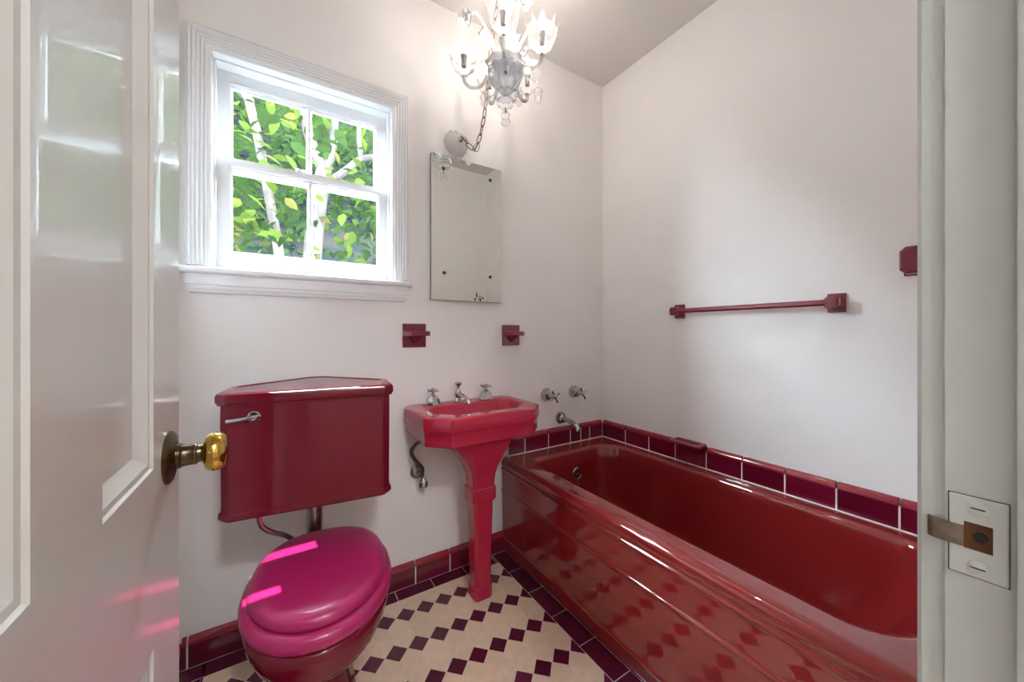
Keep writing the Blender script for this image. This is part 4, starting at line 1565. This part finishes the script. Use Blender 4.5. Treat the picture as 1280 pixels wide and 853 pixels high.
def mass_leaves(name, spots, size, m, rng):
    vs_, fs = [], []
    for p in spots:
        b = len(vs_)
        M = Matrix.Translation(p) @ rnd_rot(rng, 1.0)
        L = size * rng.uniform(0.6, 1.3)
        vs_ += [tuple(v) for v in leaf_verts(M, L, L * 0.7)]
        fs += [tuple(b + i for i in f) for f in LF]
    me = bpy.data.meshes.new(name)
    me.from_pydata(vs_, [], fs)
    me.materials.append(m)
    o = bpy.data.objects.new(name, me)
    COL.objects.link(o)
    return o


rng = random.Random(11)
spots = []
while len(spots) < 9000:
    x, y = rng.uniform(-3.5, 5.5), rng.uniform(3.6, 9.5)
    if mnoise.noise(Vector((x * 0.9, y * 0.9, 3.1))) > -0.12:
        spots.append(Vector((x, y, hill_z(x, y) + rng.uniform(0.02, 0.16))))
tag(mass_leaves('ivy', spots, 0.085, LEAF_D, rng), 'dark green ivy carpeting the hillside outside the window', 'ivy', None, 'stuff')

spots = []
while len(spots) < 9000:
    x, y = rng.uniform(-4.5, 7.0), rng.uniform(6.0, 10.0)
    z = hill_z(x, y) + abs(rng.gauss(0, 1)) * 1.3
    if mnoise.noise(Vector((x * 0.8, y * 0.6, z * 0.8))) > -0.05:
        spots.append(Vector((x, y, z)))
tag(mass_leaves('shrubbery', spots, 0.14, LEAF_B, rng), 'dense green shrubs growing on the slope far behind the trees', 'shrubs', None, 'stuff')

LM = [leaf_mesh('leaf', LEAF_A), leaf_mesh('leaf', LEAF_B), leaf_mesh('leaf', LEAF_C, 0.10)]


def tree(label, base, limbs, clusters, nleaf, seed, stuff_n, yspan):
    t = empty('tree', base)
    tag(t, label, 'tree', 'trees outside the window')
    rg = random.Random(seed)
    bo = Vector(base)
    allp = []
    for nm, pts, rads in limbs:
        P = smooth_path(pts, 6)
        n = len(P)
        rr = [rads[0] + (rads[1] - rads[0]) * k / (n - 1) for k in range(n)]
        bm = B(); tube(bm, [p - bo for p in P], rr, 12)
        obj(nm, bm, BARK, t, True)
        allp += P
    cl = [Vector(c) for c in clusters]
    for k in range(nleaf):
        c = rg.choice(cl)
        p = c + Vector((rg.gauss(0, 0.16), rg.gauss(0, yspan), rg.gauss(0, 0.15)))
        me = LM[rg.choices((0, 1, 2), (0.58, 0.30, 0.12))[0]]
        o = obj('leaf', me, None, t)
        o.matrix_basis = Matrix.Translation(p - bo) @ rnd_rot(rg, 1.1) @ Matrix.Scale(rg.uniform(0.75, 1.25), 4)
    if stuff_n:
        sp = [rg.choice(cl) + Vector((rg.gauss(0, 0.30), rg.gauss(0.45, yspan * 2.0), rg.gauss(0, 0.30))) for _ in range(stuff_n)]
        o = mass_leaves('foliage', [s - bo for s in sp], 0.10, LEAF_B, rg)
        o.parent = t
        tag(o, None, None, None, 'stuff')
    return t


# branches are placed on the plane y = 3.6, some way behind the wall
tree('slender pale tree with one thin leaning trunk outside the window', (0.04, 3.55, 0.1),
     [('trunk', [(0.04, 3.55, 0.1), (0.03, 3.55, 1.2), (0.01, 3.56, 1.75), (-0.06, 3.57, 2.25), (-0.14, 3.58, 2.75), (-0.21, 3.60, 3.15), (-0.22, 3.62, 3.9)], (0.042, 0.030)),
      ('branch', [(-0.20, 3.60, 3.02), (-0.32, 3.55, 3.20), (-0.5, 3.5, 3.5)], (0.024, 0.012))],
     [(-0.30, 3.3, 2.0), (-0.25, 3.3, 2.3), (-0.15, 3.3, 2.05), (-0.30, 3.35, 2.65), (-0.2, 3.5, 2.95), (0.02, 3.4, 2.85), (0.02, 3.3, 2.45), (-0.4, 3.3, 1.8), (-0.6, 3.3, 2.4), (-0.7, 3.3, 2.9), (-0.1, 3.3, 3.3), (-0.12, 3.2, 1.85), (-0.9, 3.4, 2.1)],
     230, 5, 500, 0.22)
tree('stout pale tree with forked trunk outside the window', (0.26, 3.75, 0.1),
     [('trunk', [(0.24, 3.75, 0.1), (0.245, 3.75, 1.3), (0.26, 3.75, 1.9), (0.31, 3.75, 2.4), (0.355, 3.75, 2.68)], (0.085, 0.066)),
      ('branch', [(0.35, 3.75, 2.64), (0.27, 3.73, 2.82), (0.20, 3.70, 3.05), (0.19, 3.68, 3.5), (0.1, 3.6, 4.0)], (0.050, 0.030)),
      ('branch', [(0.36, 3.75, 2.66), (0.42, 3.74, 2.88), (0.44, 3.72, 3.2), (0.46, 3.7, 3.8)], (0.042, 0.026)),
      ('branch', [(0.33, 3.75, 2.50), (0.50, 3.72, 2.66), (0.66, 3.70, 2.82), (0.82, 3.68, 2.86), (1.00, 3.66, 2.78), (1.2, 3.6, 2.75)], (0.040, 0.018)),
      ('branch', [(0.66, 3.70, 2.82), (0.64, 3.70, 3.05), (0.66, 3.68, 3.4)], (0.026, 0.016))],
     [(0.85, 3.5, 3.0), (1.05, 3.5, 2.75), (0.75, 3.4, 2.6), (1.0, 3.4, 3.1), (0.30, 3.55, 3.0), (0.9, 3.5, 2.45), (1.2, 3.5, 2.9), (0.70, 3.4, 2.45), (1.05, 3.3, 2.15), (1.1, 3.3, 2.0), (0.95, 3.4, 2.2), (0.42, 3.2, 1.85), (0.48, 3.3, 1.75), (0.35, 3.5, 2.3), (1.3, 3.4, 2.3), (1.5, 3.5, 3.0), (0.5, 3.5, 3.4), (0.60, 3.5, 2.95)],
     260, 6, 500, 0.22)
